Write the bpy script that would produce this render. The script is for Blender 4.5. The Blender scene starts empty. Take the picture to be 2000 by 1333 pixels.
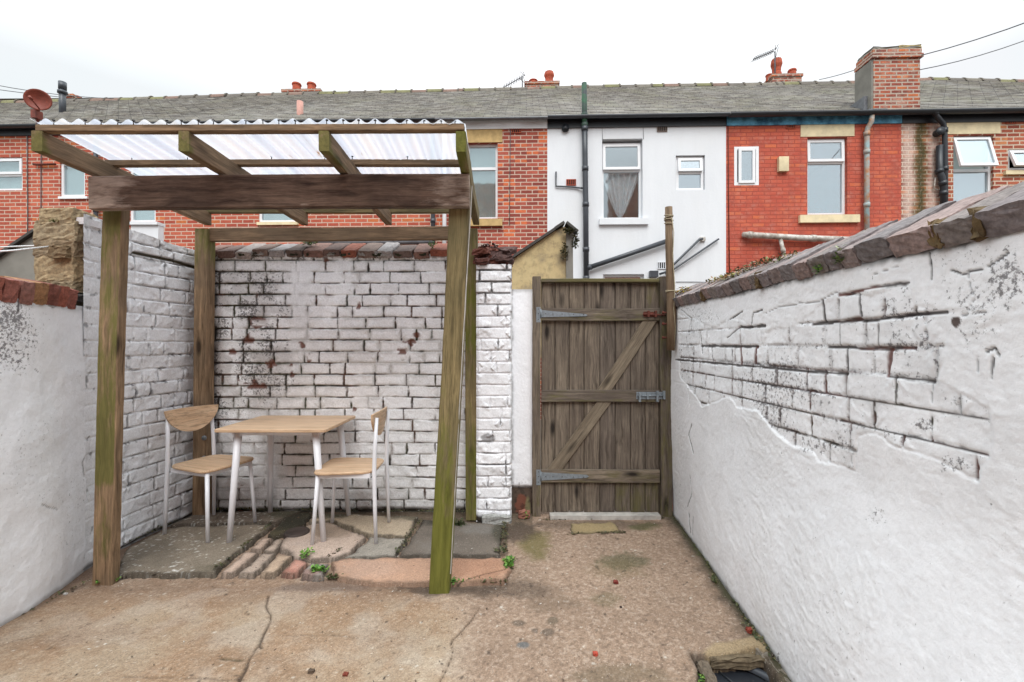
import bpy, math, random
import numpy as np
from mathutils import Vector, Matrix
R = math.radians
random.seed(7)
rng = np.random.default_rng(11)
scene = bpy.context.scene
# ------------------------------------------------------------------ camera
F = 890.0; VX = 1000.0; VY = 672.0; CH = 1.30          # focal length in px of a 2000 px wide picture, horizon row, eye height
cam_d = bpy.data.cameras.new('camera'); cam = bpy.data.objects.new('camera', cam_d)
scene.collection.objects.link(cam); scene.camera = cam
cam.location = (0, 0, CH); cam.rotation_euler = (R(90), 0, 0)
cam_d.sensor_width = 36; cam_d.lens = F/2000*36; cam_d.shift_y = 5.5/2000
cam_d.clip_start = 0.05; cam_d.clip_end = 800
# ------------------------------------------------------------------ sky, sun, exposure
SUN_EL, SUN_AZ = R(50), R(4)      # azimuth: where the light comes from, measured from straight behind the camera
w = bpy.data.worlds.new('World'); scene.world = w; w.use_nodes = True
nt = w.node_tree; nt.nodes.clear()
def wn(t): return nt.nodes.new(t)
out = wn('ShaderNodeOutputWorld'); bg = wn('ShaderNodeBackground'); sky = wn('ShaderNodeTexSky')
sky.sky_type = 'NISHITA'; sky.sun_disc = False; sky.sun_elevation = SUN_EL; sky.sun_rotation = R(180)-SUN_AZ
sky.air_density = 1.0; sky.dust_density = 3.0
tc = wn('ShaderNodeTexCoord'); sep = wn('ShaderNodeSeparateXYZ'); nt.links.new(tc.outputs['Generated'], sep.inputs[0])
rmp = wn('ShaderNodeMapRange'); nt.links.new(sep.outputs['Z'], rmp.inputs['Value'])
rmp.inputs['From Min'].default_value = 0.40; rmp.inputs['From Max'].default_value = 1.0
rmp.inputs['To Min'].default_value = 6.9; rmp.inputs['To Max'].default_value = 25.0
nz = wn('ShaderNodeTexNoise'); nz.inputs['Scale'].default_value = 1.6; nz.inputs['Detail'].default_value = 3
nt.links.new(tc.outputs['Generated'], nz.inputs['Vector'])
cr = wn('ShaderNodeValToRGB'); nt.links.new(nz.outputs['Fac'], cr.inputs['Fac'])
cr.color_ramp.elements[0].position = .38; cr.color_ramp.elements[0].color = (.87, .965, .975, 1)
cr.color_ramp.elements[1].position = .62; cr.color_ramp.elements[1].color = (.99, 1.0, 1.02, 1)
vm = wn('ShaderNodeVectorMath'); vm.operation = 'SCALE'
nt.links.new(cr.outputs['Color'], vm.inputs[0]); nt.links.new(rmp.outputs['Result'], vm.inputs['Scale'])
mx = wn('ShaderNodeMix'); mx.data_type = 'RGBA'; mx.inputs['Factor'].default_value = .93
nt.links.new(sky.outputs['Color'], mx.inputs['A']); nt.links.new(vm.outputs['Vector'], mx.inputs['B'])
nt.links.new(mx.outputs['Result'], bg.inputs['Color']); bg.inputs['Strength'].default_value = .10
nt.links.new(bg.outputs[0], out.inputs['Surface'])
sl = bpy.data.lights.new('sun', 'SUN'); sl.energy = 1.5; sl.angle = R(35); sl.color = (1, .985, .965)
so = bpy.data.objects.new('sun', sl); scene.collection.objects.link(so)
dv = Vector((math.sin(SUN_AZ)*math.cos(SUN_EL), -math.cos(SUN_AZ)*math.cos(SUN_EL), math.sin(SUN_EL)))
so.rotation_euler = dv.to_track_quat('Z', 'Y').to_euler(); so.location = (0, -6, 9)
scene.view_settings.view_transform = 'Standard'; scene.view_settings.look = 'None'
scene.view_settings.gamma = 1; scene.view_settings.exposure = 0.53
scene.render.engine = 'CYCLES'

# ------------------------------------------------------------------ object helpers
def P(x, y, Y):                       # picture pixel (2000 wide) at depth Y -> world
    return Vector(((x-VX)/F*Y, Y, CH+(VY-y)/F*Y))
def G(x, y, z=0.0):                   # picture pixel of a point standing at height z
    Y = F*(CH-z)/(y-VY); return Vector(((x-VX)/F*Y, Y, z))
def S(r, g, b, k=1.0):
    f = lambda c: (c/255/12.92 if c/255 <= .04045 else ((c/255+.055)/1.055)**2.4)*k
    return (f(r), f(g), f(b))
def link(o): scene.collection.objects.link(o)
def tag(o, label, cat, group=None, kind=None):
    if label: o['label'] = label
    if cat: o['category'] = cat
    if group: o['group'] = group
    if kind: o['kind'] = kind
    return o
def thing(name, label, cat, loc=(0, 0, 0), rz=0, group=None):
    o = bpy.data.objects.new(name, None); link(o); o.location = loc; o.rotation_euler = (0, 0, rz)
    o.empty_display_size = .1
    return tag(o, label, cat, group)
class MB:
    def __init__(s): s.v = []; s.f = []; s.m = []; s.g = []; s.a = []; s.c = []; s.sm = []
    def add(s, vs, fs, mi=0, g=None, a=None, c=None, smooth=False):
        b = len(s.v); s.v += [tuple(p) for p in vs]; s.f += [tuple(i+b for i in f) for f in fs]
        s.m += [mi]*len(fs); s.sm += [smooth]*len(fs)
        s.g += [tuple(p) for p in (g if g is not None else vs)]
        s.a += list(a) if a is not None else [0.0]*len(vs)
        s.c += [tuple(c)]*len(vs) if (c is not None and np.ndim(c) == 1) else ([tuple(q) for q in c] if c is not None else [(1, 1, 1)]*len(vs))
    def box(s, x0, x1, y0, y1, z0, z1, mi=0, c=None, T=None):
        vs = [(x, y, z) for x in (x0, x1) for y in (y0, y1) for z in (z0, z1)]
        if T: vs = [tuple(T(Vector(p))) for p in vs]
        s.add(vs, [(0, 1, 3, 2), (4, 6, 7, 5), (0, 4, 5, 1), (2, 3, 7, 6), (0, 2, 6, 4), (1, 5, 7, 3)], mi, c=c)
    def tube(s, pts, r, n=10, mi=0, c=None, caps=True, r2=None, flat=1.0):
        pts = [Vector(p) for p in pts]; N = len(pts); rings = []; g = []; L = 0
        if not hasattr(r, '__len__'):
            r = [r + ((r2-r)*i/(N-1) if r2 is not None else 0) for i in range(N)]
        up = None
        for i, p in enumerate(pts):
            d = (pts[min(i+1, N-1)]-pts[max(i-1, 0)]).normalized()
            if up is None: up = Vector((0, 0, 1)) if abs(d.z) < .9 else Vector((1, 0, 0))
            a = d.cross(up).normalized(); b = a.cross(d).normalized(); up = b
            if i: L += (p-pts[i-1]).length
            for k in range(n):
                t = 2*math.pi*k/n; rings.append(p+a*math.cos(t)*r[i]+b*math.sin(t)*r[i]*flat); g.append((L, math.cos(t)*r[i], math.sin(t)*r[i]))
        fs = [(i*n+k, i*n+(k+1) % n, (i+1)*n+(k+1) % n, (i+1)*n+k) for i in range(N-1) for k in range(n)]
        if caps: fs += [tuple(range(n-1, -1, -1)), tuple((N-1)*n+k for k in range(n))]
        s.add(rings, fs, mi, g=g, c=c, smooth=True)
    def prism(s, poly, d, mi=0, c=None):         # polygon (list of Vector) pushed along vector d
        n = len(poly); d = Vector(d); vs = [Vector(p) for p in poly]+[Vector(p)+d for p in poly]
        fs = [tuple(range(n)), tuple(range(2*n-1, n-1, -1))]+[(i, (i+1) % n+0, (i+1) % n+n, i+n)[::-1] for i in range(n)]
        s.add(vs, fs, mi, c=c)
    def build(s, name, mats, parent=None, world=True, loc=None):
        if not isinstance(mats, (list, tuple)): mats = [mats]
        off = Vector((0, 0, 0))
        if parent is not None and world:
            q = parent
            while q is not None: off += q.location; q = q.parent
        if loc is not None: off = Vector(loc)
        me = bpy.data.meshes.new(name)
        V = np.array(s.v, dtype=np.float64)-np.array(off)
        me.from_pydata(V.tolist(), [], s.f)
        for m in mats: me.materials.append(m)
        me.polygons.foreach_set('material_index', s.m)
        me.polygons.foreach_set('use_smooth', s.sm)
        at = me.attributes.new('gco', 'FLOAT_VECTOR', 'POINT'); at.data.foreach_set('vector', np.array(s.g, dtype=np.float32).ravel())
        at = me.attributes.new('alg', 'FLOAT', 'POINT'); at.data.foreach_set('value', np.array(s.a, dtype=np.float32))
        at = me.attributes.new('col', 'FLOAT_COLOR', 'POINT')
        C = np.ones((len(s.v), 4), dtype=np.float32); C[:, :3] = np.array(s.c, dtype=np.float32); at.data.foreach_set('color', C.ravel())
        import bmesh
        bm = bmesh.new(); bm.from_mesh(me); bmesh.ops.recalc_face_normals(bm, faces=bm.faces); bm.to_mesh(me); bm.free()
        o = bpy.data.objects.new(name, me); link(o)
        if parent is not None: o.parent = parent
        elif loc is not None: o.location = loc
        return o
# ------------------------------------------------------------------ noise in numpy
_T = rng.random((256, 256))
def vn(x, y, s=0):
    x = np.asarray(x)+s*17.31; y = np.asarray(y)+s*9.77
    xi = np.floor(x).astype(int); yi = np.floor(y).astype(int); fx = x-xi; fy = y-yi
    fx = fx*fx*(3-2*fx); fy = fy*fy*(3-2*fy)
    a = _T[xi & 255, yi & 255]; b = _T[(xi+1) & 255, yi & 255]; c = _T[xi & 255, (yi+1) & 255]; d = _T[(xi+1) & 255, (yi+1) & 255]
    return (a*(1-fx)+b*fx)*(1-fy)+(c*(1-fx)+d*fx)*fy
def fbm(x, y, s=0, o=4):
    t = 0; A = 0; a = 1.0
    for k in range(o): t = t+a*vn(x*2**k, y*2**k, s+k*3); A += a; a *= .55
    return t/A
def sn(x, y, f, s=0):                 # soft isotropic speckle: two turned lattices
    wx = .35*(vn(x*f*.6, y*f*.6, s+41)-.5); wy = .35*(vn(x*f*.6, y*f*.6, s+43)-.5)
    a = vn((x*.83+y*.56)*f+wx*2, (-x*.56+y*.83)*f+wy*2, s); b = vn((x*.36-y*.93)*f*1.37, (x*.93+y*.36)*f*1.37, s+5); c = vn((x*.97+y*.26)*f*2.3, (-x*.26+y*.97)*f*2.3, s+9)
    return a*.4+b*.35+c*.25
def ss(a, b, x): t = np.clip((x-a)/(b-a), 0, 1); return t*t*(3-2*t)
def mixc(col, m, c): m = np.clip(m, 0, 1)[..., None]; return col*(1-m)+np.array(c)*m
def polyd(x, y, pts):
    d = np.full(np.shape(x), 1e9)
    for (ax, ay), (bx, by) in zip(pts[:-1], pts[1:]):
        vx, vy = bx-ax, by-ay; t = np.clip(((x-ax)*vx+(y-ay)*vy)/(vx*vx+vy*vy+1e-12), 0, 1)
        d = np.minimum(d, np.hypot(x-ax-t*vx, y-ay-t*vy))
    return d
def inpoly(x, y, pts):
    r = np.zeros(np.shape(x), bool); n = len(pts)
    for i in range(n):
        (ax, ay), (bx, by) = pts[i], pts[(i+1) % n]
        c = ((ay > y) != (by > y)) & (x < (bx-ax)*(y-ay)/((by-ay) if by != ay else 1e-9)+ax); r ^= c
    return r
def sdpoly(x, y, pts): d = polyd(x, y, pts+[pts[0]]); return np.where(inpoly(x, y, pts), d, -d)
def grid_mesh(name, X, Y, Z, col, mat, parent=None, off=(0, 0, 0), extra=None, grm=None):
    nu, nv = X.shape
    V = np.stack([X-off[0], Y-off[1], Z-off[2]], -1).reshape(-1, 3)
    i = np.arange(nu*nv).reshape(nu, nv)
    q = np.stack([i[:-1, :-1], i[1:, :-1], i[1:, 1:], i[:-1, 1:]], -1).reshape(-1, 4)
    C = np.ones((V.shape[0], 4), np.float32); C[:, :3] = np.clip(col, 0, 1).reshape(-1, 3)
    if extra is not None:           # (verts, quads, colour) of a plain core behind the face
        ev, eq, ec = extra; eq = np.array(eq)+V.shape[0]; V = np.vstack([V, np.array(ev)-np.array(off)]); q = np.vstack([q, eq])
        E = np.ones((len(ev), 4), np.float32); E[:, :3] = ec; C = np.vstack([C, E])
    me = bpy.data.meshes.new(name); me.vertices.add(len(V)); me.vertices.foreach_set('co', V.astype(np.float32).ravel())
    me.loops.add(q.size); me.loops.foreach_set('vertex_index', q.ravel().astype(np.int32))
    me.polygons.add(len(q)); me.polygons.foreach_set('loop_start', np.arange(0, q.size, 4, dtype=np.int32)); me.polygons.foreach_set('loop_total', np.full(len(q), 4, np.int32))
    sm = np.ones(len(q), bool)
    if extra is not None: sm[-len(eq):] = False
    me.polygons.foreach_set('use_smooth', sm); me.update(calc_edges=True); me.validate()
    at = me.attributes.new('col', 'FLOAT_COLOR', 'POINT'); at.data.foreach_set('color', C.ravel())
    if grm is not None:
        gv = np.zeros(len(V), np.float32); gv[:grm.size] = grm.ravel(); me.attributes.new('grm', 'FLOAT', 'POINT').data.foreach_set('value', gv)
    me.materials.append(mat); o = bpy.data.objects.new(name, me); link(o); o.location = off
    if parent is not None: o.parent = parent; o.location = Vector(off)-parent.location
    return o
def core(x0, x1, y0, y1, z0, z1, c=(.4, .3, .26)):
    vs = [(x, y, z) for x in (x0, x1) for y in (y0, y1) for z in (z0, z1)]
    return vs, [(0, 1, 3, 2), (4, 6, 7, 5), (0, 4, 5, 1), (2, 3, 7, 6), (0, 2, 6, 4), (1, 5, 7, 3)], c
# ------------------------------------------------------------------ materials
def newmat(name):
    m = bpy.data.materials.new(name); m.use_nodes = True; n = m.node_tree.nodes; l = m.node_tree.links
    return m, n, l, n['Principled BSDF']
def nnoise(n, l, vec, scale, detail=4, rough=.6):
    t = n.new('ShaderNodeTexNoise'); t.inputs['Scale'].default_value = scale; t.inputs['Detail'].default_value = detail; t.inputs['Roughness'].default_value = rough
    if vec is not None: l.new(vec, t.inputs['Vector'])
    return t
def ramp(n, l, fac, stops):
    r = n.new('ShaderNodeValToRGB'); l.new(fac, r.inputs['Fac']); e = r.color_ramp.elements
    while len(e) < len(stops): e.new(.5)
    for k, (p, c) in enumerate(stops): e[k].position = p; e[k].color = (*c, 1) if hasattr(c, '__len__') else (c, c, c, 1)
    return r.outputs['Color']
def mixn(n, l, fac, a, b, bt='MIX'):
    m = n.new('ShaderNodeMix'); m.data_type = 'RGBA'; m.blend_type = bt
    for s, k in ((fac, 'Factor'), (a, 'A'), (b, 'B')):
        i = m.inputs[0] if k == 'Factor' else m.inputs[6 if k == 'A' else 7]
        if hasattr(s, 'links'): l.new(s, i)
        else: i.default_value = s if k == 'Factor' else (*s, 1)
    return m.outputs[2]
def bump(n, l, h, p, strength=.3, dist=.003, prev=None):
    b = n.new('ShaderNodeBump'); b.inputs['Strength'].default_value = strength; b.inputs['Distance'].default_value = dist
    l.new(h, b.inputs['Height'])
    if prev: l.new(prev, b.inputs['Normal'])
    if p: l.new(b.outputs[0], p.inputs['Normal'])
    return b.outputs[0]
def objco(n): return n.new('ShaderNodeTexCoord').outputs['Object']
def attr(n, name, o='Color'):
    a = n.new('ShaderNodeAttribute'); a.attribute_name = name; return a.outputs[o]
def matt(name, c, rough=.7, var=.25, scale=8, bs=.2, bd=.002, bscale=60, metal=0, c2=None):
    m, n, l, p = newmat(name); v = objco(n)
    t = nnoise(n, l, v, scale, 5)
    c = tuple(c); c2 = c2 or tuple(x*(1-var) for x in c)
    l.new(ramp(n, l, t.outputs['Fac'], [(.35, c2), (.62, c)]), p.inputs['Base Color'])
    p.inputs['Roughness'].default_value = rough; p.inputs['Metallic'].default_value = metal
    if bs: bump(n, l, nnoise(n, l, v, bscale, 4).outputs['Fac'], p, bs, bd)
    return m
def colmat(name, rough=.8, fine=90, fv=(.82, 1.08), bs=.35, bd=.002, big=2.2, bv=(.93, 1.05), grime=None, grit=None):   # base colour from the mesh, fine grain from noise
    m, n, l, p = newmat(name); v = objco(n)
    a = attr(n, 'col'); f = nnoise(n, l, v, fine, 5, .65); g = nnoise(n, l, v, big, 3)
    k = ramp(n, l, f.outputs['Fac'], [(.3, fv[0]), (.7, fv[1])]); k2 = ramp(n, l, g.outputs['Fac'], [(.3, bv[0]), (.7, bv[1])])
    cc = mixn(n, l, 1.0, mixn(n, l, 1.0, a, k, 'MULTIPLY'), k2, 'MULTIPLY')
    if grime:
        gm = attr(n, 'grm', 'Fac'); gn = nnoise(n, l, v, 62, 8, .74); ad = n.new('ShaderNodeMath'); ad.operation = 'MULTIPLY_ADD'; l.new(gm, ad.inputs[0]); ad.inputs[1].default_value = .165; l.new(gn.outputs['Fac'], ad.inputs[2])
        cc = mixn(n, l, ramp(n, l, ad.outputs[0], [(.635, 0.0), (.715, .8)]), cc, grime)
    if grit:
        for sc_, lo, hi, gc2, am in grit:
            cc = mixn(n, l, ramp(n, l, nnoise(n, l, v, sc_, 3, .6).outputs['Fac'], [(lo, 0.0), (hi, am)]), cc, gc2)
    l.new(cc, p.inputs['Base Color'])
    p.inputs['Roughness'].default_value = rough
    b1 = bump(n, l, nnoise(n, l, v, fine*.35, 5).outputs['Fac'], None, bs, bd*3)
    bump(n, l, f.outputs['Fac'], p, bs, bd, b1)
    return m
def wood(name, light, dark, algae=S(116, 112, 62, .9), grey=None, rough=.85, knots=True, gs=1.0, vary=False):
    m, n, l, p = newmat(name); g = attr(n, 'gco', 'Vector'); al = attr(n, 'alg', 'Fac')
    mp = n.new('ShaderNodeMapping'); l.new(g, mp.inputs['Vector']); mp.inputs['Scale'].default_value = (2.2, 42*gs, 42*gs)
    w1 = nnoise(n, l, g, 3.5, 2)
    dist = n.new('ShaderNodeVectorMath'); dist.operation = 'MULTIPLY_ADD'; l.new(w1.outputs['Color'], dist.inputs[0]); dist.inputs[1].default_value = (.3, 2.2, 2.2); l.new(mp.outputs[0], dist.inputs[2])
    t = nnoise(n, l, dist.outputs[0], 1.0, 6, .7)
    base = ramp(n, l, t.outputs['Fac'], [(.3, dark), (.47, tuple((a+b)/2 for a, b in zip(light, dark))), (.66, light)])
    mf = n.new('ShaderNodeMapping'); l.new(g, mf.inputs['Vector']); mf.inputs['Scale'].default_value = (5, 190*gs, 190*gs); tf = nnoise(n, l, mf.outputs[0], 1, 5, .75)
    base = mixn(n, l, 1.0, base, ramp(n, l, tf.outputs['Fac'], [(.36, .52), (.5, .95), (.68, 1.12)]), 'MULTIPLY')
    oi = n.new('ShaderNodeObjectInfo'); base = mixn(n, l, 1.0, base, ramp(n, l, oi.outputs['Random'], [(0, (.78, .76, .77)), (.5, (.95, .93, .90)), (1, (1.14, 1.10, 1.04))]), 'MULTIPLY') if vary else base
    big = nnoise(n, l, g, 2.6, 4)
    base = mixn(n, l, ramp(n, l, big.outputs['Fac'], [(.42, 0.0), (.66, .6)]), base, grey or tuple(x*.62 for x in light))
    if knots:
        mk = n.new('ShaderNodeMapping'); l.new(g, mk.inputs['Vector']); mk.inputs['Scale'].default_value = (2.3, 7, 7)
        vo = n.new('ShaderNodeTexVoronoi'); l.new(mk.outputs[0], vo.inputs['Vector']); vo.inputs['Scale'].default_value = 1
        base = mixn(n, l, ramp(n, l, vo.outputs['Distance'], [(.08, .95), (.20, 0.0)]), base, tuple(x*.35 for x in dark))
    mg = n.new('ShaderNodeMapping'); l.new(g, mg.inputs['Vector']); mg.inputs['Scale'].default_value = (5, 22, 22)
    gn = nnoise(n, l, mg.outputs[0], 1.0, 5, .7)
    am = n.new('ShaderNodeMath'); am.operation = 'ADD'; l.new(gn.outputs['Fac'], am.inputs[0]); l.new(al, am.inputs[1])
    am2 = ramp(n, l, am.outputs[0], [(.78, 0.0), (1.1, .92)])
    acol = ramp(n, l, t.outputs['Fac'], [(.3, tuple(x*.55 for x in algae)), (.65, algae)])
    base = mixn(n, l, am2, base, acol)
    l.new(base, p.inputs['Base Color']); p.inputs['Roughness'].default_value = rough
    p.inputs['Specular IOR Level'].default_value = .25
    bump(n, l, t.outputs['Fac'], p, .6, .004)
    return m
def brickmat(name, c1, c2, mortar, bw=.225, rh=.075, ms=.010, dirt=S(60, 50, 45), odd=None, oddamt=.12, paint=None, paintamt=0, bstr=.7, stain=None, patch=None):
    m, n, l, p = newmat(name); v = objco(n)
    s = n.new('ShaderNodeSeparateXYZ'); l.new(v, s.inputs[0]); cb = n.new('ShaderNodeCombineXYZ')
    ad = n.new('ShaderNodeMath'); ad.operation = 'ADD'; l.new(s.outputs[0], ad.inputs[0]); l.new(s.outputs[1], ad.inputs[1])
    l.new(ad.outputs[0], cb.inputs[0]); l.new(s.outputs[2], cb.inputs[1])
    wv = nnoise(n, l, v, 9, 3); wa = n.new('ShaderNodeVectorMath'); wa.operation = 'MULTIPLY_ADD'; l.new(wv.outputs['Color'], wa.inputs[0]); wa.inputs[1].default_value = (.012, .012, 0); l.new(cb.outputs[0], wa.inputs[2])
    b = n.new('ShaderNodeTexBrick'); l.new(wa.outputs[0], b.inputs['Vector']); b.inputs['Scale'].default_value = 1
    b.inputs['Brick Width'].default_value = bw; b.inputs['Row Height'].default_value = rh; b.inputs['Mortar Size'].default_value = ms; b.inputs['Mortar Smooth'].default_value = .25; b.inputs['Bias'].default_value = -.1
    b.inputs['Color1'].default_value = (0, 0, 0, 1); b.inputs['Color2'].default_value = (1, 1, 1, 1); b.inputs['Mortar'].default_value = (.5, .5, .5, 1)
    col = ramp(n, l, b.outputs['Color'], [(0.0, c1), (.55, tuple((x+y)/2 for x, y in zip(c1, c2))), (1.0, c2)])
    if odd:
        # occasional odd-coloured bricks: cell noise per brick
        md = n.new('ShaderNodeVectorMath'); md.operation = 'DIVIDE'; l.new(cb.outputs[0], md.inputs[0]); md.inputs[1].default_value = (bw, rh, 1)
        vo = n.new('ShaderNodeTexWhiteNoise'); fl = n.new('ShaderNodeVectorMath'); fl.operation = 'FLOOR'; l.new(md.outputs[0], fl.inputs[0]); l.new(fl.outputs[0], vo.inputs['Vector'])
        col = mixn(n, l, ramp(n, l, vo.outputs['Value'], [(1-oddamt-.02, 0.0), (1-oddamt, .8)]), col, odd)
    sp = nnoise(n, l, v, 26, 5, .7)
    col = mixn(n, l, ramp(n, l, sp.outputs['Fac'], [(.5, 0.0), (.78, .6)]), col, dirt)
    bl = nnoise(n, l, v, 1.3, 4)
    col = mixn(n, l, ramp(n, l, bl.outputs['Fac'], [(.45, 0.0), (.7, .35)]), col, tuple(x*.6 for x in c1))
    for pc, pa, psc in (patch or []): col = mixn(n, l, ramp(n, l, nnoise(n, l, v, psc, 7, .7).outputs['Fac'], [(.5, 0.0), (.62, pa)]), col, pc)
    mfac = ramp(n, l, b.outputs['Fac'], [(.2, 0.0), (.8, 1.0)])
    if paint:
        pn = nnoise(n, l, v, 5, 5, .7)
        mm = n.new('ShaderNodeMath'); mm.operation = 'MULTIPLY'; l.new(mfac, mm.inputs[0]); l.new(ramp(n, l, pn.outputs['Fac'], [(.55, 0.05), (.75, .75)]), mm.inputs[1]); mfac = mm.outputs[0]
    col = mixn(n, l, mfac, col, mortar)
    if stain:                          # list of (x0, x1, colour, amount): vertical water stains, in the house's own coordinates
        sx = n.new('ShaderNodeMath'); sx.operation = 'MULTIPLY_ADD'; l.new(nnoise(n, l, v, 4, 4).outputs['Fac'], sx.inputs[0]); sx.inputs[1].default_value = .25; l.new(s.outputs[0], sx.inputs[2])
        for a0, a1, cc, am in stain:
            w_ = (a1-a0)*.35
            def mr(f0, f1):
                r_ = n.new('ShaderNodeMapRange'); l.new(sx.outputs[0], r_.inputs[0]); r_.inputs[1].default_value = f0+.125; r_.inputs[2].default_value = f1+.125; return r_.outputs[0]
            mu = n.new('ShaderNodeMath'); mu.operation = 'MULTIPLY'; l.new(mr(a0, a0+w_), mu.inputs[0]); l.new(mr(a1, a1-w_), mu.inputs[1])
            m2 = n.new('ShaderNodeMath'); m2.operation = 'MULTIPLY'; l.new(mu.outputs[0], m2.inputs[0]); l.new(ramp(n, l, sp.outputs['Fac'], [(.3, am*.35), (.6, am)]), m2.inputs[1])
            col = mixn(n, l, m2.outputs[0], col, cc)
    l.new(col, p.inputs['Base Color']); p.inputs['Roughness'].default_value = .85
    iv = n.new('ShaderNodeMath'); iv.operation = 'SUBTRACT'; iv.inputs[0].default_value = 1; l.new(b.outputs['Fac'], iv.inputs[1])
    b1 = bump(n, l, iv.outputs[0], None, bstr, .012); bump(n, l, sp.outputs['Fac'], p, .5, .006, b1)
    return m
def glassmat(name, refl=.4, tint=(.9, .95, 1.0)):
    m, n, l, p = newmat(name); n.remove(p); o = n['Material Output']
    tr = n.new('ShaderNodeBsdfTransparent'); gl = n.new('ShaderNodeBsdfGlossy'); gl.inputs['Roughness'].default_value = .03; gl.inputs['Color'].default_value = (*tint, 1); tr.inputs['Color'].default_value = (.88, .92, .93, 1)
    nb = nnoise(n, l, objco(n), 1.7, 2); bb = n.new('ShaderNodeBump'); bb.inputs['Strength'].default_value = .15; bb.inputs['Distance'].default_value = .01; l.new(nb.outputs['Fac'], bb.inputs['Height']); l.new(bb.outputs[0], gl.inputs['Normal'])
    ms = n.new('ShaderNodeMixShader'); ms.inputs[0].default_value = refl
    l.new(tr.outputs[0], ms.inputs[1]); l.new(gl.outputs[0], ms.inputs[2]); l.new(ms.outputs[0], o.inputs['Surface'])
    return m
M = {}
M['paint'] = colmat('old white masonry paint', .75, grime=S(66, 60, 56, .6))
M['render'] = colmat('white painted render', .7, fine=60, fv=(.94, 1.03), bs=.45, bd=.003, grime=S(88, 82, 86, .65))
M['stone'] = colmat('rough stone', .9, fine=60, fv=(.55, 1.3), bs=.6, bd=.003, big=5, bv=(.8, 1.15))
M['leaf'] = colmat('leaf', .55, fine=120, fv=(.7, 1.3), bs=.1)
M['upvc'] = matt('white upvc', (.80, .81, .83), .35, .06, 3, .05)
M['white_metal'] = matt('white powder coated steel', (.74, .75, .79), .35, .05, 5, .03)
M['black_plastic'] = matt('black plastic', (.022, .025, .032), .4, .3, 6, .05)
M['grey_plastic'] = matt('dark grey plastic', (.05, .056, .068), .4, .2, 6, .05)
M['cream'] = matt('cream painted stone', S(232, 216, 178, .95), .8, .25, 5, .3)
M['tan_stone'] = matt('tan sandstone', S(208, 176, 120, .88), .85, .3, 7, .4)
M['terracotta'] = matt('terracotta', S(196, 92, 62, .8), .8, .35, 8, .3)
M['rust'] = matt('rust', S(110, 52, 38, .8), .85, .5, 30, .5)
M['dish'] = matt('dull red painted metal', S(150, 70, 52, .8), .6, .35, 14, .2)
M['galv'] = matt('galvanised steel', S(150, 160, 168, .8), .45, .3, 40, .2, metal=.35)
M['dark'] = matt('dark void', (.012, .012, .014), .9, .2, 5, 0)
M['lead'] = matt('lead flashing', S(120, 122, 128, .8), .6, .3, 12, .3)
M['curtain'] = matt('white net curtain', (.75, .76, .78), .9, .2, 18, .3)
M['blind'] = matt('pale blind', S(205, 214, 210, .9), .9, .12, 3, .1)
M['glass'] = glassmat('window glass', .48, (.86, .95, 1.0))
M['glass_clear'] = glassmat('clear window glass', .27, (.88, .96, 1.0))
M['wire'] = matt('cable', (.09, .09, .10), .6, .1, 5, 0)
M['rope'] = matt('rope', S(190, 178, 150, .8), .9, .3, 60, .3)
M['oak'] = wood('pale oak board', S(226, 196, 164, .9), S(196, 160, 126, .9), grey=S(216, 184, 152, .9), rough=.5, knots=False, gs=.9)
M['w_beam'] = wood('dark weathered beam', S(140, 116, 100, .85), S(66, 48, 40, .8), grey=S(50, 36, 31, .85), algae=S(186, 168, 154, 1.0), gs=.6)
M['w_raft'] = wood('brown treated timber', S(180, 150, 118, .82), S(98, 80, 62, .76), grey=S(116, 100, 82, .78))
M['w_post'] = wood('green stained post', S(158, 140, 100, .8), S(88, 76, 50, .8), grey=S(104, 98, 70, .8), algae=S(110, 112, 46, .9))
M['w_gate'] = wood('weathered gate board', S(152, 140, 126, .76), S(64, 55, 49, .7), grey=S(98, 87, 79, .7), algae=S(112, 106, 70, .8), vary=True)
M['w_brace'] = wood('greyish brown brace', S(158, 144, 124, .72), S(94, 82, 70, .72), grey=S(116, 103, 88, .72))
M['w_pole'] = wood('grey brown pole', S(150, 128, 104, .8), S(86, 68, 52, .8))
M['w_white'] = matt('worn white board', S(202, 197, 190, .8), .8, .35, 16, .3)
# ------------------------------------------------------------------ shape helpers
def board(name, p0, p1, w, h, mat, parent, up=(0, 0, 1), alg=None, seg=None, ch=.004, jig=.0015, world=True, tag_label=None):
    p0 = Vector(p0); p1 = Vector(p1); d = (p1-p0); L = d.length; d.normalize(); up = Vector(up)
    a = d.cross(up).normalized(); b = a.cross(d).normalized(); w2, h2 = w/2, h/2
    cs = [(-w2+ch, -h2), (w2-ch, -h2), (w2, -h2+ch), (w2, h2-ch), (w2-ch, h2), (-w2+ch, h2), (-w2, h2-ch), (-w2, -h2+ch)]
    seg = seg or max(2, int(L/.06)); vs = []; g = []; al = []; o = random.uniform(0, 30); o2 = random.uniform(0, 9)
    ph = random.uniform(0, 6)
    for i in range(seg+1):
        t = i/seg; c = p0+d*L*t; j1 = jig*math.sin(ph+t*5)+random.uniform(-jig, jig)*.4; j2 = jig*math.cos(ph*2+t*4)
        for (x, y) in cs:
            q = c+a*(x+j1+random.uniform(-.0006, .0006))+b*(y+j2); vs.append(q); g.append((o+L*t, x+o2, y+o2))
            nn = (a*x/w2+b*y/h2); al.append(alg(q, nn) if alg else 0.0)
    fs = [(i*8+k, i*8+(k+1) % 8, (i+1)*8+(k+1) % 8, (i+1)*8+k) for i in range(seg) for k in range(8)]
    fs += [tuple(range(7, -1, -1)), tuple(seg*8+k for k in range(8))]
    mb = MB(); mb.add(vs, fs, g=g, a=al); return mb.build(name, mat, parent, world)
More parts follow.
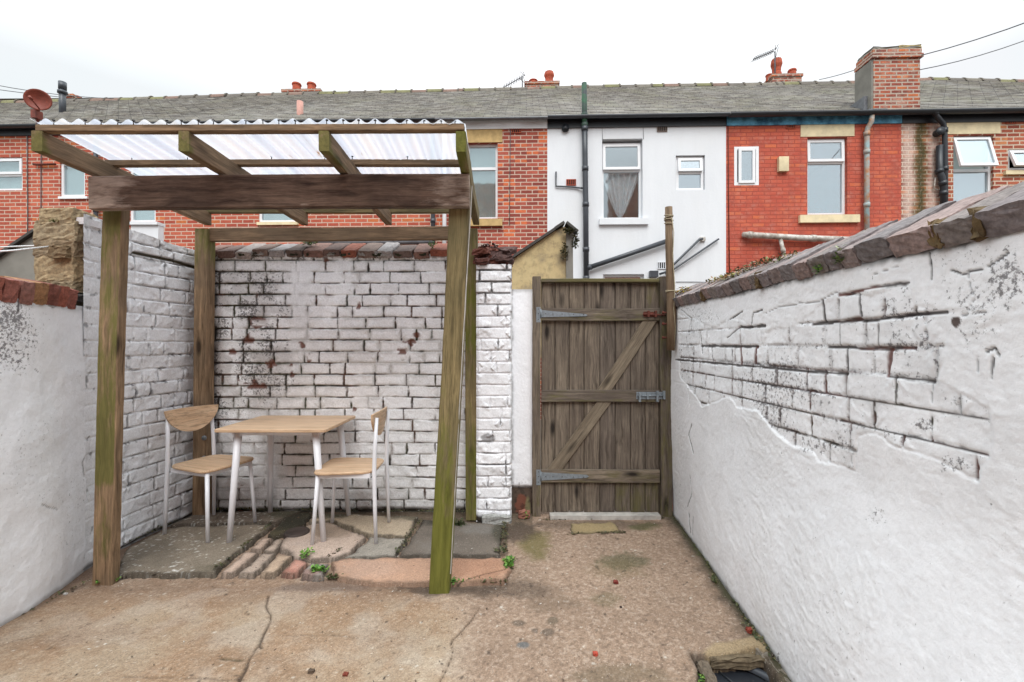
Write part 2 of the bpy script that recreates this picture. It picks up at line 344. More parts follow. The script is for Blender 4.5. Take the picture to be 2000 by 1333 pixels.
def rough(mb, c, size, col, n=4, amp=.006, rot=(0, 0, 0), seed=0, shear=None, rnd=.25, cv=.12):   # a worn block with rounded edges, in world axes
    c = Vector(c); sx, sy, sz = size; rm = Matrix.Rotation(rot[2], 3, 'Z') @ Matrix.Rotation(rot[1], 3, 'Y') @ Matrix.Rotation(rot[0], 3, 'X')
    vs = {}; fs = []; idx = []
    def vid(k):
        if k not in vs: vs[k] = len(idx); idx.append(k)
        return vs[k]
    for ax in range(3):
        for sd in (0, n):
            for i in range(n):
                for j in range(n):
                    def K(i_, j_):
                        k = [0, 0, 0]; k[ax] = sd; k[(ax+1) % 3] = i_; k[(ax+2) % 3] = j_; return tuple(k)
                    fs.append((vid(K(i, j)), vid(K(i+1, j)), vid(K(i+1, j+1)), vid(K(i, j+1))))
    pts = []
    ms = min(size)
    for k in idx:
        u = [2*q/n-1 for q in k]; p = [math.copysign(abs(q)**.8, q) for q in u]
        ext = sum(1 for q in k if q in (0, n)); pull = {1: 0, 2: .12, 3: .22}[ext]*rnd*2*ms
        q = Vector((p[0]*sx/2, p[1]*sy/2, p[2]*sz/2))
        if ext > 1: q -= Vector([math.copysign(pull, u[a]) if k[a] in (0, n) else 0 for a in range(3)])*.6
        rr = random.Random(hash((k, seed, round(c.x, 3), round(c.y, 3), round(c.z, 3))))
        q += Vector([rr.uniform(-amp, amp) for _ in range(3)])
        if shear: q = shear(q)
        pts.append(rm @ q+c)
    f = 1+random.uniform(-cv, cv); mb.add(pts, fs, c=tuple(min(1, x*f) for x in col), smooth=False)
def leaves(mb, c, rad, n, size, cols, flat=.6, up=.5, rnd=random):
    for _ in range(n):
        while True:
            q = Vector((rnd.uniform(-1, 1), rnd.uniform(-1, 1), rnd.uniform(-1, 1)))
            if q.length < 1: break
        p = Vector(c)+Vector((q.x*rad[0], q.y*rad[1], q.z*rad[2])); s = size*rnd.uniform(.6, 1.3)
        d = Vector((rnd.uniform(-1, 1), rnd.uniform(-1, 1), rnd.uniform(-.3, up))).normalized(); a = d.cross(Vector((rnd.uniform(-.4, .4), rnd.uniform(-.4, .4), 1))).normalized(); u = a.cross(d)
        v = [p, p+d*s*.5+a*s*.32+u*s*.08, p+d*s, p+d*s*.5-a*s*.32+u*s*.08, p+d*s*.55]
        cc = rnd.choice(cols); f = rnd.uniform(.75, 1.25); mb.add(v, [(0, 1, 4), (1, 2, 4), (2, 3, 4), (3, 0, 4)], c=tuple(x*f for x in cc))
# ================================================================== ground
mb = MB(); mb.box(-150, 150, -40, 260, -.6, -.16)
M['ground'] = matt('dark earth and tarmac', S(120, 110, 98, .6), .9, .3, 3, .4)
tag(mb.build('ground', M['ground'], None), None, None, kind='structure')
def axis(parts):
    a = [np.arange(x0, x1, st) for x0, x1, st in parts]; return np.unique(np.round(np.concatenate(a+[[parts[-1][1]]]), 4))
gx = axis([(-3.2, -2.5, .03), (-2.5, 1.35, .0065), (1.35, 1.8, .03)])
gy = axis([(-3, 1.0, .08), (1.0, 1.6, .012), (1.6, 3.62, .0065), (3.62, 4.2, .05)])
GX, GY = np.meshgrid(gx, gy, indexing='ij')
Yc = np.maximum(GY, .4); px = VX+F*GX/Yc; py = VY+F*CH/Yc
C = np.ones(GX.shape+(3,))*np.array(S(198, 172, 148, .70))
n1 = fbm(GX*1.3, GY*1.6, 1); n2 = fbm(GX*4, GY*4, 2); n3 = fbm(GX*14, GY*14, 3); n4 = fbm(GX*60, GY*60, 4, 3); n5 = sn(GX, GY, 75, 5)
leftc = ss(960, 850, px+60*(n2-.5)) * ss(1080, 1180, py)
right = 1-leftc
C = mixc(C, leftc*.85, S(196, 172, 144, .66))
C = mixc(C, right*.9, S(188, 158, 134, .58))
C = mixc(C, leftc*ss(.46, .70, n1+.3*(n3-.5)+.1*ss(600, 100, px))*.6, S(172, 132, 98, .68))
C = mixc(C, leftc*ss(1200, 1140, py+40*(n3-.5))*.65, S(152, 122, 102, .68))
C = mixc(C, leftc*ss(.52, .68, n2)*.35, S(206, 192, 176, .75))
C = mixc(C, leftc*ss(.5, .75, fbm(GX*3, GY*5, 31, 6))*.4, S(150, 118, 92, .7))
C = mixc(C, ss(300, 560, px)*leftc*ss(1190, 1260, py)*ss(.4, .7, n2)*.5, S(212, 196, 176, .68))
C = mixc(C, right*ss(.55, .7, n2)*.25, S(160, 132, 110, .62))
# speckled grit
C = mixc(C, right*ss(.55, .72, n5)*.35, S(228, 208, 190, .75)); C = mixc(C, right*ss(.42, .28, n5)*.45, S(110, 88, 76, .6))
C = mixc(C, leftc*ss(.56, .75, n5)*.25, S(228, 212, 190, .8)); C = mixc(C, leftc*ss(.4, .27, n5)*.3, S(130, 102, 80, .6))
C = mixc(C, ss(.78, .83, sn(GX, GY, 34, 9))*.7, S(70, 54, 46, .6))
C = mixc(C, ss(.80, .84, sn(GX, GY, 42, 13))*.6, S(235, 228, 215, .8))
H = .012*(n1-.5)+.005*(n3-.5)+.0016*(n4-.5)+.0012*(n5-.5)
# mossy and dirty places
def blot(x, y, rx, ry, amt, c, sc=12, seed=3):
    global C
    r = np.hypot((px-x)/rx, (py-y)/ry); m = ss(1.1, .45, r+.9*(fbm(GX*sc, GY*sc, seed)-.5)); C = mixc(C, m*amt, c)
MOSS = S(92, 92, 46, .6); DIRT = S(70, 56, 44, .6)
blot(1045, 1062, 40, 34, .75, S(128, 118, 60, .6)); blot(1220, 1096, 62, 20, .6, S(84, 90, 54, .6), 34); blot(1205, 1110, 70, 26, .3, S(128, 112, 66, .6))
blot(1258, 1028, 34, 9, .7, S(120, 124, 60, .6), 20); blot(1010, 1040, 60, 26, .8, DIRT, 16); blot(985, 1150, 120, 22, .55, DIRT, 14)
blot(1210, 1320, 110, 26, .45, S(120, 106, 78, .6), 14); blot(1180, 1025, 150, 12, .5, DIRT, 9); blot(860, 1150, 120, 18, .75, S(76, 58, 44, .6), 14)
blot(1185, 1172, 40, 18, .35, MOSS, 20); blot(1075, 1180, 70, 20, .35, S(110, 92, 72, .6), 12); blot(630, 1145, 120, 14, .55, S(120, 100, 92, .6), 10)
for x, y, rx, ry, c in ((1013, 1219, 15, 7, S(120, 104, 90, .6)), (1070, 1236, 14, 8, S(118, 102, 88, .6)), (1022, 1261, 14, 7, S(104, 116, 122, .6)), (1080, 1213, 11, 8, S(128, 112, 92, .6)), (1045, 1233, 7, 5, S(120, 104, 92, .6))):
    r = np.hypot((px-x)/rx, (py-y)/ry)+.25*(n3-.5); C = mixc(C, ss(1.1, .7, r+.5*(n4-.5))*.75, c); H += .004*ss(1.0, .8, r)
def wallx(Y): return np.interp(Y, [1.0, 1.75, 3.44], [1.03, 1.085, 1.225])          # foot of the right wall
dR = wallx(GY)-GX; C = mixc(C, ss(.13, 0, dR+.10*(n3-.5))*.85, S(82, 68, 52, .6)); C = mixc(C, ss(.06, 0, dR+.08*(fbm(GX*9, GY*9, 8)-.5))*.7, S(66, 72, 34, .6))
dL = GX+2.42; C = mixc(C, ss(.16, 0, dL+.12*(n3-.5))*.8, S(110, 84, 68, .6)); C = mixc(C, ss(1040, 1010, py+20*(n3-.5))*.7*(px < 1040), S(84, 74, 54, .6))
# cracks
def crack(pts, wd=.004, dp=.010, c=S(60, 44, 34, .6), am=.9, jig=.02):
    global C, H
    W = [tuple(G(x, y))[:2] for x, y in pts]; jx = jig*(fbm(GX*7, GY*7, 21)-.5); jy = jig*(fbm(GX*7, GY*7, 22)-.5)
    d = polyd(GX+jx, GY+jy, W); wv = wd*(.5+1.2*vn(GX*9, GY*9, 5)); m = ss(wv*2.4, wv*.6, d); H -= dp*m; C = mixc(C, m*am, c)
    C = mixc(C, ss(.02, 0, d)*.15, S(140, 108, 80, .6))
crack([(524, 1165), (521, 1185), (530, 1202), (527, 1215), (512, 1245), (505, 1262), (492, 1282), (484, 1300), (468, 1333)], .0026, jig=.016)
crack([(505, 1262), (512, 1268)], .003); crack([(935, 1188), (922, 1212), (905, 1232), (884, 1250), (886, 1275), (872, 1310), (858, 1333)], .0018)
crack([(0, 1262), (30, 1250), (85, 1240)], .002, am=.45); crack([(240, 1322), (330, 1323), (380, 1326), (478, 1330)], .0016, am=.6)
crack([(430, 1288), (475, 1290)], .004, c=S(78, 76, 50, .6)); crack([(560, 1240), (640, 1240), (700, 1245)], .0015, am=.4)
# hollow round the gully in the corner
gul = [(1352, 1278), (1385, 1282), (1420, 1283), (1480, 1268), (1500, 1300), (1560, 1400), (1370, 1420), (1366, 1310)]
gw = [tuple(G(x, y))[:2] for x, y in gul]; sd = sdpoly(GX+.02*(n3-.5), GY+.02*(n4-.5), gw); m = ss(-.012, .012, sd); H -= .11*m; C = mixc(C, ss(-.035, .01, sd), S(74, 62, 50, .6))
sd2 = sdpoly(GX, GY, [tuple(G(x, y))[:2] for x, y in ((1375, 1276), (1400, 1258), (1440, 1252), (1486, 1240), (1500, 1268), (1440, 1282), (1385, 1283))])
m = ss(-.02, .01, sd2+.02*(n3-.5)); H += .007*m*(sd < 0); C = mixc(C, m*.8*(sd < 0), S(190, 166, 128, .7))
H = np.where(px < 990, H-.012*ss(1165, 1135, py), H)
M['ground_fine'] = colmat('concrete yard floor', .85, fine=140, fv=(.60, 1.20), bs=.5, bd=.002, bv=(.88, 1.03), grit=[(210, .64, .68, S(84, 66, 54, .6), .75), (170, .66, .70, S(236, 222, 206, .85), .7), (64, .70, .73, S(74, 58, 48, .6), .7)])
tag(grid_mesh('yard_floor', GX, GY, H, C, M['ground_fine']), None, None, kind='structure')

# ------------------------------------------------------------------ paving slabs under the pergola
def slab(name, poly, col, label, cat='paving slab', th=.05, top=.022, spots=None, group='stone slabs paving the floor under the pergola', flecks=0, jig=.022, cracks=()):
    W = [tuple(G(x, y, top))[:2] for x, y in poly]; xs = [p[0] for p in W]; ys = [p[1] for p in W]
    st = .0075; X, Y = np.meshgrid(np.arange(min(xs)-.03, max(xs)+.03, st), np.arange(min(ys)-.03, max(ys)+.03, st), indexing='ij')
    jx = jig*(fbm(X*11, Y*11, 41)-.5); jy = jig*(fbm(X*11, Y*11, 42)-.5)
    s = sdpoly(X+jx*2, Y+jy*2, W)-.004-.007*ss(.5, .72, sn(X, Y, 20, 19))
    a, b, c_ = fbm(X*3, Y*3, 5), fbm(X*16, Y*16, 6), sn(X, Y, 60, 7)
    c = np.ones(X.shape+(3,))*np.array(col); c = mixc(c, ss(.45, .65, a)*.4, tuple(q*.62 for q in col)); c = mixc(c, ss(.5, .7, b)*.3, tuple(min(1, q*1.3) for q in col))
    c = mixc(c, ss(.65, .8, c_)*.3, tuple(min(1, q*1.5) for q in col)); c = mixc(c, ss(.35, .2, c_)*.35, tuple(q*.5 for q in col))
    pxx = VX+F*X/Y; pyy = VY+F*(CH-top)/Y
    if flecks: c = mixc(c, ss(.93-.05*flecks, .95-.05*flecks, sn(X, Y, 64, 12)*1.22+.25*(fbm(X*5, Y*5, 3)-.5)), (.62, .60, .56))
    for (x, y, rx, ry, am, cc) in (spots or []):
        r = np.hypot((pxx-x)/rx, (pyy-y)/ry); c = mixc(c, ss(1.1, .4, r+.8*(b-.5))*am, cc)
    c = mixc(c, ss(.03, .004, s)*.5, S(64, 56, 44, .6)); c = mixc(c, ss(.008, .003, s+.008*(b-.5))*(.55 if 'orange' not in label else .2), S(72, 60, 46, .6))
    z = top+.006*(a-.5)+.004*(b-.5)+.0015*(c_-.5)-.004*ss(.008, .0, s)
    for cp in cracks:
        d = polyd(X+jx, Y+jy, [tuple(G(x, y, top))[:2] for x, y in cp]); m_ = ss(.007, .003, d); z = z-.01*m_; c = mixc(c, m_*.9, S(48, 42, 30, .6))
    zz = np.where(s > 0, z, top-th)      # sides drop to the ground
    # keep only cells that touch the slab
    me_in = s > -st*1.5; nu, nv = X.shape; idx = -np.ones(nu*nv, int); keep = np.where(me_in.ravel())[0]; idx[keep] = np.arange(len(keep))
    i = np.arange(nu*nv).reshape(nu, nv); q = np.stack([i[:-1, :-1], i[1:, :-1], i[1:, 1:], i[:-1, 1:]], -1).reshape(-1, 4); ok = (idx[q] >= 0).all(1); q = idx[q[ok]]
    off = (sum(xs)/len(xs), sum(ys)/len(ys), 0); V = np.stack([X-off[0], Y-off[1], zz], -1).reshape(-1, 3)[keep]
    me = bpy.data.meshes.new(name); me.from_pydata(V.tolist(), [], q.tolist()); me.materials.append(M['ground_fine'])
    me.polygons.foreach_set('use_smooth', [True]*len(me.polygons))
    Cc = np.ones((len(keep), 4), np.float32); Cc[:, :3] = np.clip(c.reshape(-1, 3)[keep], 0, 1); me.attributes.new('col', 'FLOAT_COLOR', 'POINT').data.foreach_set('color', Cc.ravel())
    o = bpy.data.objects.new(name, me); link(o); o.location = off; return tag(o, label, cat, group)
GM = S(66, 66, 40, .6)
slab('paving_slab', [(225, 1122), (424, 1121), (436, 1104), (532, 1024), (456, 1024), (330, 1030), (245, 1070)], S(160, 146, 128, .64), 'large dark grey slab flecked with white paint beside the left wall', top=.02, flecks=1.25, spots=[(430, 1110, 60, 14, .5, S(90, 82, 60, .6)), (300, 1075, 80, 30, .35, S(96, 86, 74, .6))])
slab('paving_slab', [(330, 1026), (390, 1000), (592, 997), (535, 1021), (458, 1021)], S(138, 124, 110, .7), 'dark debris covered slab in the corner behind the left chair', top=.026, flecks=2.2, spots=[(560, 1003, 60, 14, .8, GM)])
slab('paving_slab', [(543, 1068), (560, 1046), (600, 1026), (640, 1018), (716, 1048), (688, 1078), (652, 1092), (575, 1090)], S(204, 182, 166, .82), 'worn pinkish slab with the round drain cover under the table', top=.02, spots=[(640, 1035, 70, 18, .6, S(150, 128, 104, .6)), (600, 1060, 40, 10, .5, S(210, 190, 178, .8))])
slab('paving_slab', [(600, 1022), (612, 1002), (820, 1008), (800, 1048), (720, 1045), (645, 1016)], S(192, 174, 150, .82), 'tan slab against the back wall under the right chair', top=.02, spots=[(640, 1006, 60, 10, .9, GM), (800, 1010, 50, 8, .7, GM)])
slab('paving_slab', [(662, 1092), (692, 1078), (722, 1049), (798, 1050), (775, 1087)], S(176, 168, 156, .78), 'small grey slab in front of the right chair leg', top=.018)
slab('paving_slab', [(780, 1086), (802, 1050), (828, 1014), (984, 1024), (978, 1086), (880, 1084)], S(138, 126, 114, .62), 'dark grey slab in front of the rear right pergola post', top=.02, spots=[(935, 1035, 50, 12, .5, S(150, 146, 140, .7)), (850, 1070, 50, 20, .6, S(160, 150, 140, .65)), (860, 1016, 60, 14, .9, S(60, 54, 40, .6)), (975, 1040, 18, 30, .7, GM)])
slab('paving_slab', [(640, 1098), (670, 1090), (778, 1088), (880, 1087), (984, 1089), (1000, 1112), (984, 1134), (900, 1138), (720, 1138), (655, 1128)], S(210, 168, 140, .72), 'orange pink slab at the foot of the leaning front post', top=.018, spots=[(930, 1105, 90, 40, .5, S(188, 132, 100, .66)), (720, 1110, 70, 30, .35, S(222, 190, 170, .75))], cracks=[[(895, 1138), (950, 1120), (985, 1112)]])
slab('paving_slab', [(541, 1026), (560, 1008), (604, 998), (610, 1003), (598, 1022), (560, 1042), (530, 1052), (520, 1045)], S(92, 84, 58, .55), 'narrow mossy black green strip of slab behind the table', top=.012, spots=[(570, 1018, 60, 24, .9, S(50, 48, 28, .5))])
slab('paving_slab', [(1113, 1021), (1196, 1019), (1207, 1026), (1220, 1040), (1115, 1043)], S(180, 158, 116, .66), 'small yellow brown slab let into the floor by the gate', top=.007, group=None, th=.03)
# stone setts: a slanting run of worn blocks between the slabs
SC = [S(204, 178, 160, .85), S(188, 168, 152, .85), S(196, 170, 146, .85), S(204, 152, 134, .85), S(180, 168, 160, .85)]
sets = [((428, 1119), (455, 1120), (508, 1078), (482, 1076)), ((460, 1120), (500, 1120), (540, 1080), (512, 1079)), ((505, 1120), (536, 1120), (575, 1084), (545, 1081)), ((541, 1121), (580, 1121), (604, 1098), (577, 1090)), ((584, 1122), (632, 1124), (645, 1100), (608, 1098)),
        ((486, 1073), (508, 1075), (536, 1052), (514, 1048)), ((512, 1076), (538, 1078), (556, 1056), (540, 1053))]
labs = ['first worn pinkish sett from the big dark slab, at the front edge', 'second worn sett from the big dark slab, at the front edge', 'third worn sett from the big dark slab, at the front edge', 'reddish worn sett with broken corner in the front edge', 'red and grey sett beside the green weed tuft', 'small inner sett beside the big dark slab, behind the front row', 'small inner sett next to the pinkish slab, behind the front row']
for k, (q, lb) in enumerate(zip(sets, labs)):
    slab('stone_sett', list(q), SC[k % 5], lb, 'sett', th=.06, top=.026-.003*(k % 2), group='worn stone setts edging the paved area', jig=.02, spots=[(q[0][0]+20, q[0][1]-4, 30, 8, .5, S(176, 110, 92, .6))] if k in (3, 4) else None)
# round drain cover under the table
c0 = G(580, 1040, .024); mb = MB()
pts = [(0, .0, .006), (.052, 0, .006), (.06, 0, .010), (.075, 0, .012), (.08, 0, .004), (.082, 0, -.03)]
n_ = 28; vs = []; fs = []
for r_, _, z_ in pts:
    for k in range(n_): t = 2*math.pi*k/n_; vs.append((c0.x+r_*math.cos(t), c0.y+r_*math.sin(t), .022+z_))
fs = [(i*n_+k, i*n_+(k+1) % n_, (i+1)*n_+(k+1) % n_, (i+1)*n_+k) for i in range(len(pts)-1) for k in range(n_)]
mb.add(vs, fs, smooth=True); M['clay_dark'] = matt('dark stained clay', S(84, 70, 64, .55), .7, .4, 20, .4)
tag(mb.build('drain_cover', M['clay_dark'], None, loc=(c0.x, c0.y, .02)), 'round dark drain cover set in the floor under the table', 'drain cover')

# ================================================================== painted brick walls
PW = np.array((.89, .90, .915)); PWR = np.array((.86, .875, .91))
def bricks(u, v, rowh, L, seed, jig=.006, half=.3):
    rr = np.random.default_rng(seed)
    u = u+jig*(fbm(u*6, v*6, seed)-.5)*2; v = v+jig*(fbm(u*3.1, v*7, seed+1)-.5)*2.2
    row = np.floor(v/rowh).astype(int); fv = v-row*rowh; dh = np.minimum(fv, rowh-fv); dvv = np.zeros_like(u); bid = np.zeros_like(u)
    r0 = row.min()
    for r in range(r0, row.max()+1):
        m = row == r
        if not m.any(): continue
        js = [u.min()-L*rr.random()]
        while js[-1] < u.max()+L: js.append(js[-1]+L*(.52 if rr.random() < half else 1)*rr.uniform(.93, 1.05))
        js = np.array(js); k = np.searchsorted(js, u[m])-1; k = np.clip(k, 0, len(js)-2)
        dvv[m] = np.minimum(u[m]-js[k], js[k+1]-u[m]); bid[m] = np.modf(np.sin((k*12.9898+r*78.233+seed))*43758.5453)[0]
    return dh, dvv, np.abs(bid), row
RED = S(150, 78, 56, .7); DARK = S(38, 32, 28, .5); GRIME = S(112, 104, 98, .55)
# ---- back wall (front face at Y=3.53)
BY = 3.535
def wall_face(u, v, seed, rowh, L, openamt, jw=.006, depth=.007, base=PW, jig=.006, pw=.010, jd=.006):
    dh, dv_, bid, row = bricks(u, v, rowh, L, seed, jig)
    e1 = fbm(u*30, v*30, seed+5, 3); big = fbm(u*2.2, v*2.2, seed+6); med = fbm(u*9, v*9, seed+7)
    dhn = dh+.006*(e1-.5); dvn = dv_+.013*(e1-.5)
    op = ss(.40, .58, fbm(u*7, v*7, seed+8)*.6+.4*big+openamt)             # joints left open by the paint
    opv = ss(.36, .52, fbm(u*11, v*11, seed+9)*.6+.4*big+openamt)
    d = np.minimum(dhn, dvn); pil = ss(0, pw, d); sp_ = sn(u, v, 34, seed)
    H = depth*(pil*(.45+.55*np.maximum(op*(dhn < dvn), opv*(dvn <= dhn))) - .5) + .006*(med-.5)+.003*(e1-.5)+.004*(bid-.5)
    jq = .1+1.7*sn(u, v, 11, seed+3); jl = ss(jw*jq*1.1, jw*jq*.3, dhn)*op*.95; jv = ss(jw*1.3*jq, jw*.35*jq, dvn)*opv
    J = np.maximum(jl, jv)
    C = np.ones(u.shape+(3,))*base; C = C*(1-.05*(bid[..., None]-.5)); C = mixc(C, ss(.5, .75, med)*.10, GRIME)
    H = H-jd*J
    return C, H, J, d, bid, med, e1, big, dhn, dvn, op
us = np.arange(-2.52, -.16, .0042); vs_ = np.arange(-.03, 2.0, .0042)
U, Vv = np.meshgrid(us, vs_, indexing='ij')
C, H, J, d, bid, med, e1, big, dhn, dvn, op = wall_face(U, Vv, 5, .0885, .235, .045, jw=.0074)
px = VX+F*U/BY; py = VY-F*(Vv-CH)/BY
# plaster filled strip
st = .85*ss(26, 14, abs(px-588-16*(fbm(U*9, Vv*9, 2)-.5)*2))*ss(515, 530, py)*ss(700, 688, py)
H = H*(1-st)+.002*st; J = J*(1-st)
# peeling: open, dirty zone on the left and upper part
zone = ss(640, 520, px+80*(med-.5))*ss(500, 560, py)*ss(900, 700, py+60*(big-.5)) + .55*ss(530, 490, py+30*(med-.5)) + .9*ss(452, 420, px+40*(med-.5))*ss(480, 560, py)*ss(960, 760, py)
zone = np.clip(zone, 0, 1)*(1-st)
Jd = np.maximum(J, zone*ss(.0095, .004, np.minimum(dhn, dvn)+.010*(sn(U, Vv, 22, 6)-.5))*ss(.34, .46, sn(U, Vv, 9, 8)))
lich = 0*zone
GR = zone*(.25+.75*ss(.40, .62, fbm(U*7, Vv*7, 4)))+.42*ss(.03, .0, np.minimum(dhn, dvn))*ss(.42, .6, big)+.4*ss(930, 1000, py)+.95*ss(512, 490, py+22*(med-.5)); GR = GR*(1-.7*st)
brown = ss(.5, .62, fbm(U*8, Vv*8, 14)); grn = ss(.49, .62, fbm(U*4, Vv*4, 15)+.1*ss(880, 1000, py)+.06*zone+.1*ss(560, 490, py))
C = mixc(C, zone*ss(.42, .60, fbm(U*6, Vv*6, 44))*.38, S(160, 148, 140, .7)); C = mixc(C, ss(.03, .006, d)*ss(.45, .6, fbm(U*5, Vv*5, 45))*.35, S(150, 142, 128, .7))
jc = np.ones(C.shape)*np.array(S(80, 66, 56, .58)); jc = mixc(jc, brown*.75, S(128, 84, 58, .62)); jc = mixc(jc, grn*.8, S(72, 80, 34, .55)); jc = mixc(jc, ss(.45, .3, e1)*.6, DARK)
a = np.clip(Jd, 0, 1)[..., None]; C = C*(1-a)+jc*a
for (x, y, rx, ry) in ((505, 628, 14, 12), (487, 665, 9, 12), (590, 674, 7, 6), (785, 688, 7, 12), (798, 668, 10, 6), (502, 758, 15, 7), (492, 745, 14, 5), (455, 690, 6, 10), (530, 710, 8, 8), (735, 830, 4, 10), (693, 800, 4, 6), (635, 500, 6, 12), (810, 655, 14, 4), (475, 945, 5, 5), (610, 860, 4, 6), (730, 905, 5, 8), (604, 700, 5, 8), (570, 725, 4, 10), (700, 600, 4, 8)):
    r = np.hypot((px-x)/rx, (py-y)/ry)+2.2*(sn(U, Vv, 24, 12)-.5)+.5*(med-.5); m = ss(1.25, .85, r)*ss(.036, .012, np.minimum(dhn, dvn)); C = mixc(C, m*.9, S(136, 78, 56, .62)); H -= .004*m
# white splashes of paint on moss near the top left, dark foot and darker left edge
C = mixc(C, ss(.50, .58, sn(U, Vv, 40, 2))*ss(520, 492, py+18*(med-.5))*.85, S(70, 68, 48, .55))
C = mixc(C, ss(988, 1000, py+16*(med-.5)), S(44, 40, 28, .5)); C = mixc(C, ss(940, 1000, py+40*(e1-.5))*.28, S(120, 116, 98, .6))
C = mixc(C, ss(430, 414, px+22*(med-.5))*.8*ss(470, 520, py), S(62, 52, 44, .55)); C = mixc(C, ss(495, 483, py+10*(e1-.5))*.9, S(60, 54, 38, .55))
H -= .02*ss(988, 1000, py)
wroot = thing('boundary_wall', 'white painted brick wall with dark flaking joints behind the table', 'wall', (-1.3, BY, 0))
grid_mesh('wall_face', U, BY-H, Vv, C, M['paint'], wroot, (-1.3, BY, 0), grm=GR, extra=core(-2.52, -.165, BY+.03, BY+.24, -.1, 1.99, (.35, .15, .1)))
# coping of slanting bricks
mb = MB(); x = -2.42; CC = [S(150, 114, 102, .7), S(134, 108, 100, .66), S(168, 156, 150, .76), S(142, 120, 110, .7), S(178, 170, 168, .76), S(126, 106, 98, .66)]
k = 0
while x < -.24:
    wd = random.uniform(.125, .165); last = k > 13 and random.random() < .3
    def sh(q, wd=wd): return q
    rough(mb, (x+wd/2, BY+.10, 2.045+random.uniform(-.008, .008)), (wd-.008, .27, .06), CC[k % 6] if random.random() < .75 else S(164, 98, 78, .7), 5, .003, (R(24)+random.uniform(-.05, .05), random.uniform(-.03, .03), random.uniform(-.04, .04)), k, rnd=.3)
    x += wd; k += 1
mb.box(-2.45, -.2, BY+.02, BY+.22, 1.985, 2.03, c=S(96, 84, 74, .6))
for k in range(26): rough(mb, (random.uniform(-2.4, -.3), BY-.012, random.uniform(1.985, 2.0)), (random.uniform(.02, .06), .03, random.uniform(.012, .028)), random.choice([S(60, 62, 34, .5), S(80, 74, 60, .6), S(170, 165, 160, .7)]), 3, .006, seed=k)
mb.build('coping', M['stone'], wroot)
# ---- pier between wall and gate
PY = 3.33
us = np.arange(-.262, .0, .0042); vs_ = np.arange(-.03, 1.885, .0042); U, Vv = np.meshgrid(us, vs_, indexing='ij')
C, H, J, d, bid, med, e1, big, dhn, dvn, op = wall_face(U, Vv, 23, .0835, .26, -.03, jw=.005, depth=.022, base=PWR)
py = VY-F*(Vv-CH)/PY; px = VX+F*U/PY
J2 = np.maximum(J, ss(640, 560, py)*ss(.011, .005, np.minimum(dhn, dvn))*.9)
C = mixc(C, J2*.85, S(62, 52, 44, .55)); C = mixc(C, ss(.58, .7, e1)*.25*ss(.4, .6, big), GRIME); C = mixc(C, ss(1002, 1012, py+8*(med-.5)), S(60, 52, 42, .5))
C = mixc(C, ss(1.0, .7, np.hypot((px-953)/14, (py-856)/12)+.8*(e1-.5))*.6, S(70, 60, 56, .6)); C = mixc(C, ss(996, 1001, px+5*(e1-.5))*.7, S(90, 84, 78, .6))
H -= .015*ss(.02, 0, U+.262)+.02*ss(-.02, 0, U)
pr = thing('wall_pier', 'narrow white painted brick pier left of the gate, red bricks breaking up on top', 'pier', (-.13, PY, 0))
grid_mesh('pier_face', U, PY-H, Vv, C, M['paint'], pr, (-.13, PY, 0), extra=core(-.262, -.003, PY+.018, PY+.4, -.1, 1.88, (.72, .72, .74)))
mb = MB()
for k in range(26):
    rough(mb, (random.uniform(-.28, -.03), PY+random.uniform(.02, .25), 1.90+random.uniform(0, .12)*(1-.3*(k % 3))), (random.uniform(.07, .13), random.uniform(.08, .13), random.uniform(.035, .06)), random.choice([S(120, 76, 68, .65), S(96, 70, 66, .6), S(140, 84, 70, .65)]), 4, .008, (random.uniform(-.25, .35), random.uniform(-.25, .3), random.uniform(-.6, .6)), 200+k)
mb.build('coping', M['stone'], pr)
mb = MB(); rough(mb, G(970, 1023, .0)+Vector((0, .06, .02)), (.21, .12, .07), S(184, 184, 180, .75), 5, .006, seed=7)
tag(mb.build('stone_block', M['stone'], None, loc=tuple(G(970, 1023))), 'flat whitish stone at the foot of the painted pier', 'stone')
# ---- rendered strip beside the gate post
SY = 3.47; us = np.arange(-.003, .165, .005); vs_ = np.arange(.0, 1.72, .005); U, Vv = np.meshgrid(us, vs_, indexing='ij')
py = VY-F*(Vv-CH)/SY; px = VX+F*U/SY; n = fbm(U*12, Vv*12, 50); e = fbm(U*40, Vv*40, 51)
C = np.ones(U.shape+(3,))*PWR*.985; H = .006*(n-.5)+.002*(e-.5)
ex = ss(945, 955, py+8*(n-.5)); C = mixc(C, ex, S(110, 92, 78, .55)); C = mixc(C, ex*ss(1.1, .8, np.hypot((px-1019)/13, (py-990)/24)+.5*(e-.5)), S(150, 92, 72, .6)); H -= .02*ex
C = mixc(C, ex*ss(1.1, .7, np.hypot((px-1031)/6, (py-1000)/30)), S(160, 150, 110, .6)); C = mixc(C, ss(1006, 999, px+4*(e-.5))*.55*ss(.4, .55, n), S(80, 74, 68, .55))
C = mixc(C, ss(575, 566, py+3*(e-.5))*.4, S(120, 116, 110, .6)); C = mixc(C, ss(.54, .62, e)*ss(930, 952, py)*.5, DARK)
rs = thing('rendered_wall_end', 'smooth white rendered strip with bare red brick showing at its foot', 'wall', (.08, SY, 0))
grid_mesh('wall_face', U, SY-H, Vv, C, M['render'], rs, (.08, SY, 0), extra=core(-.003, .165, SY+.03, SY+.3, -.1, 1.715, (.7, .7, .7)))
mb = MB(); rough(mb, (.09, 3.40, .03), (.08, .05, .05), S(172, 116, 98, .62), 4, .006, seed=3); mb.build('loose_brick', M['stone'], rs)
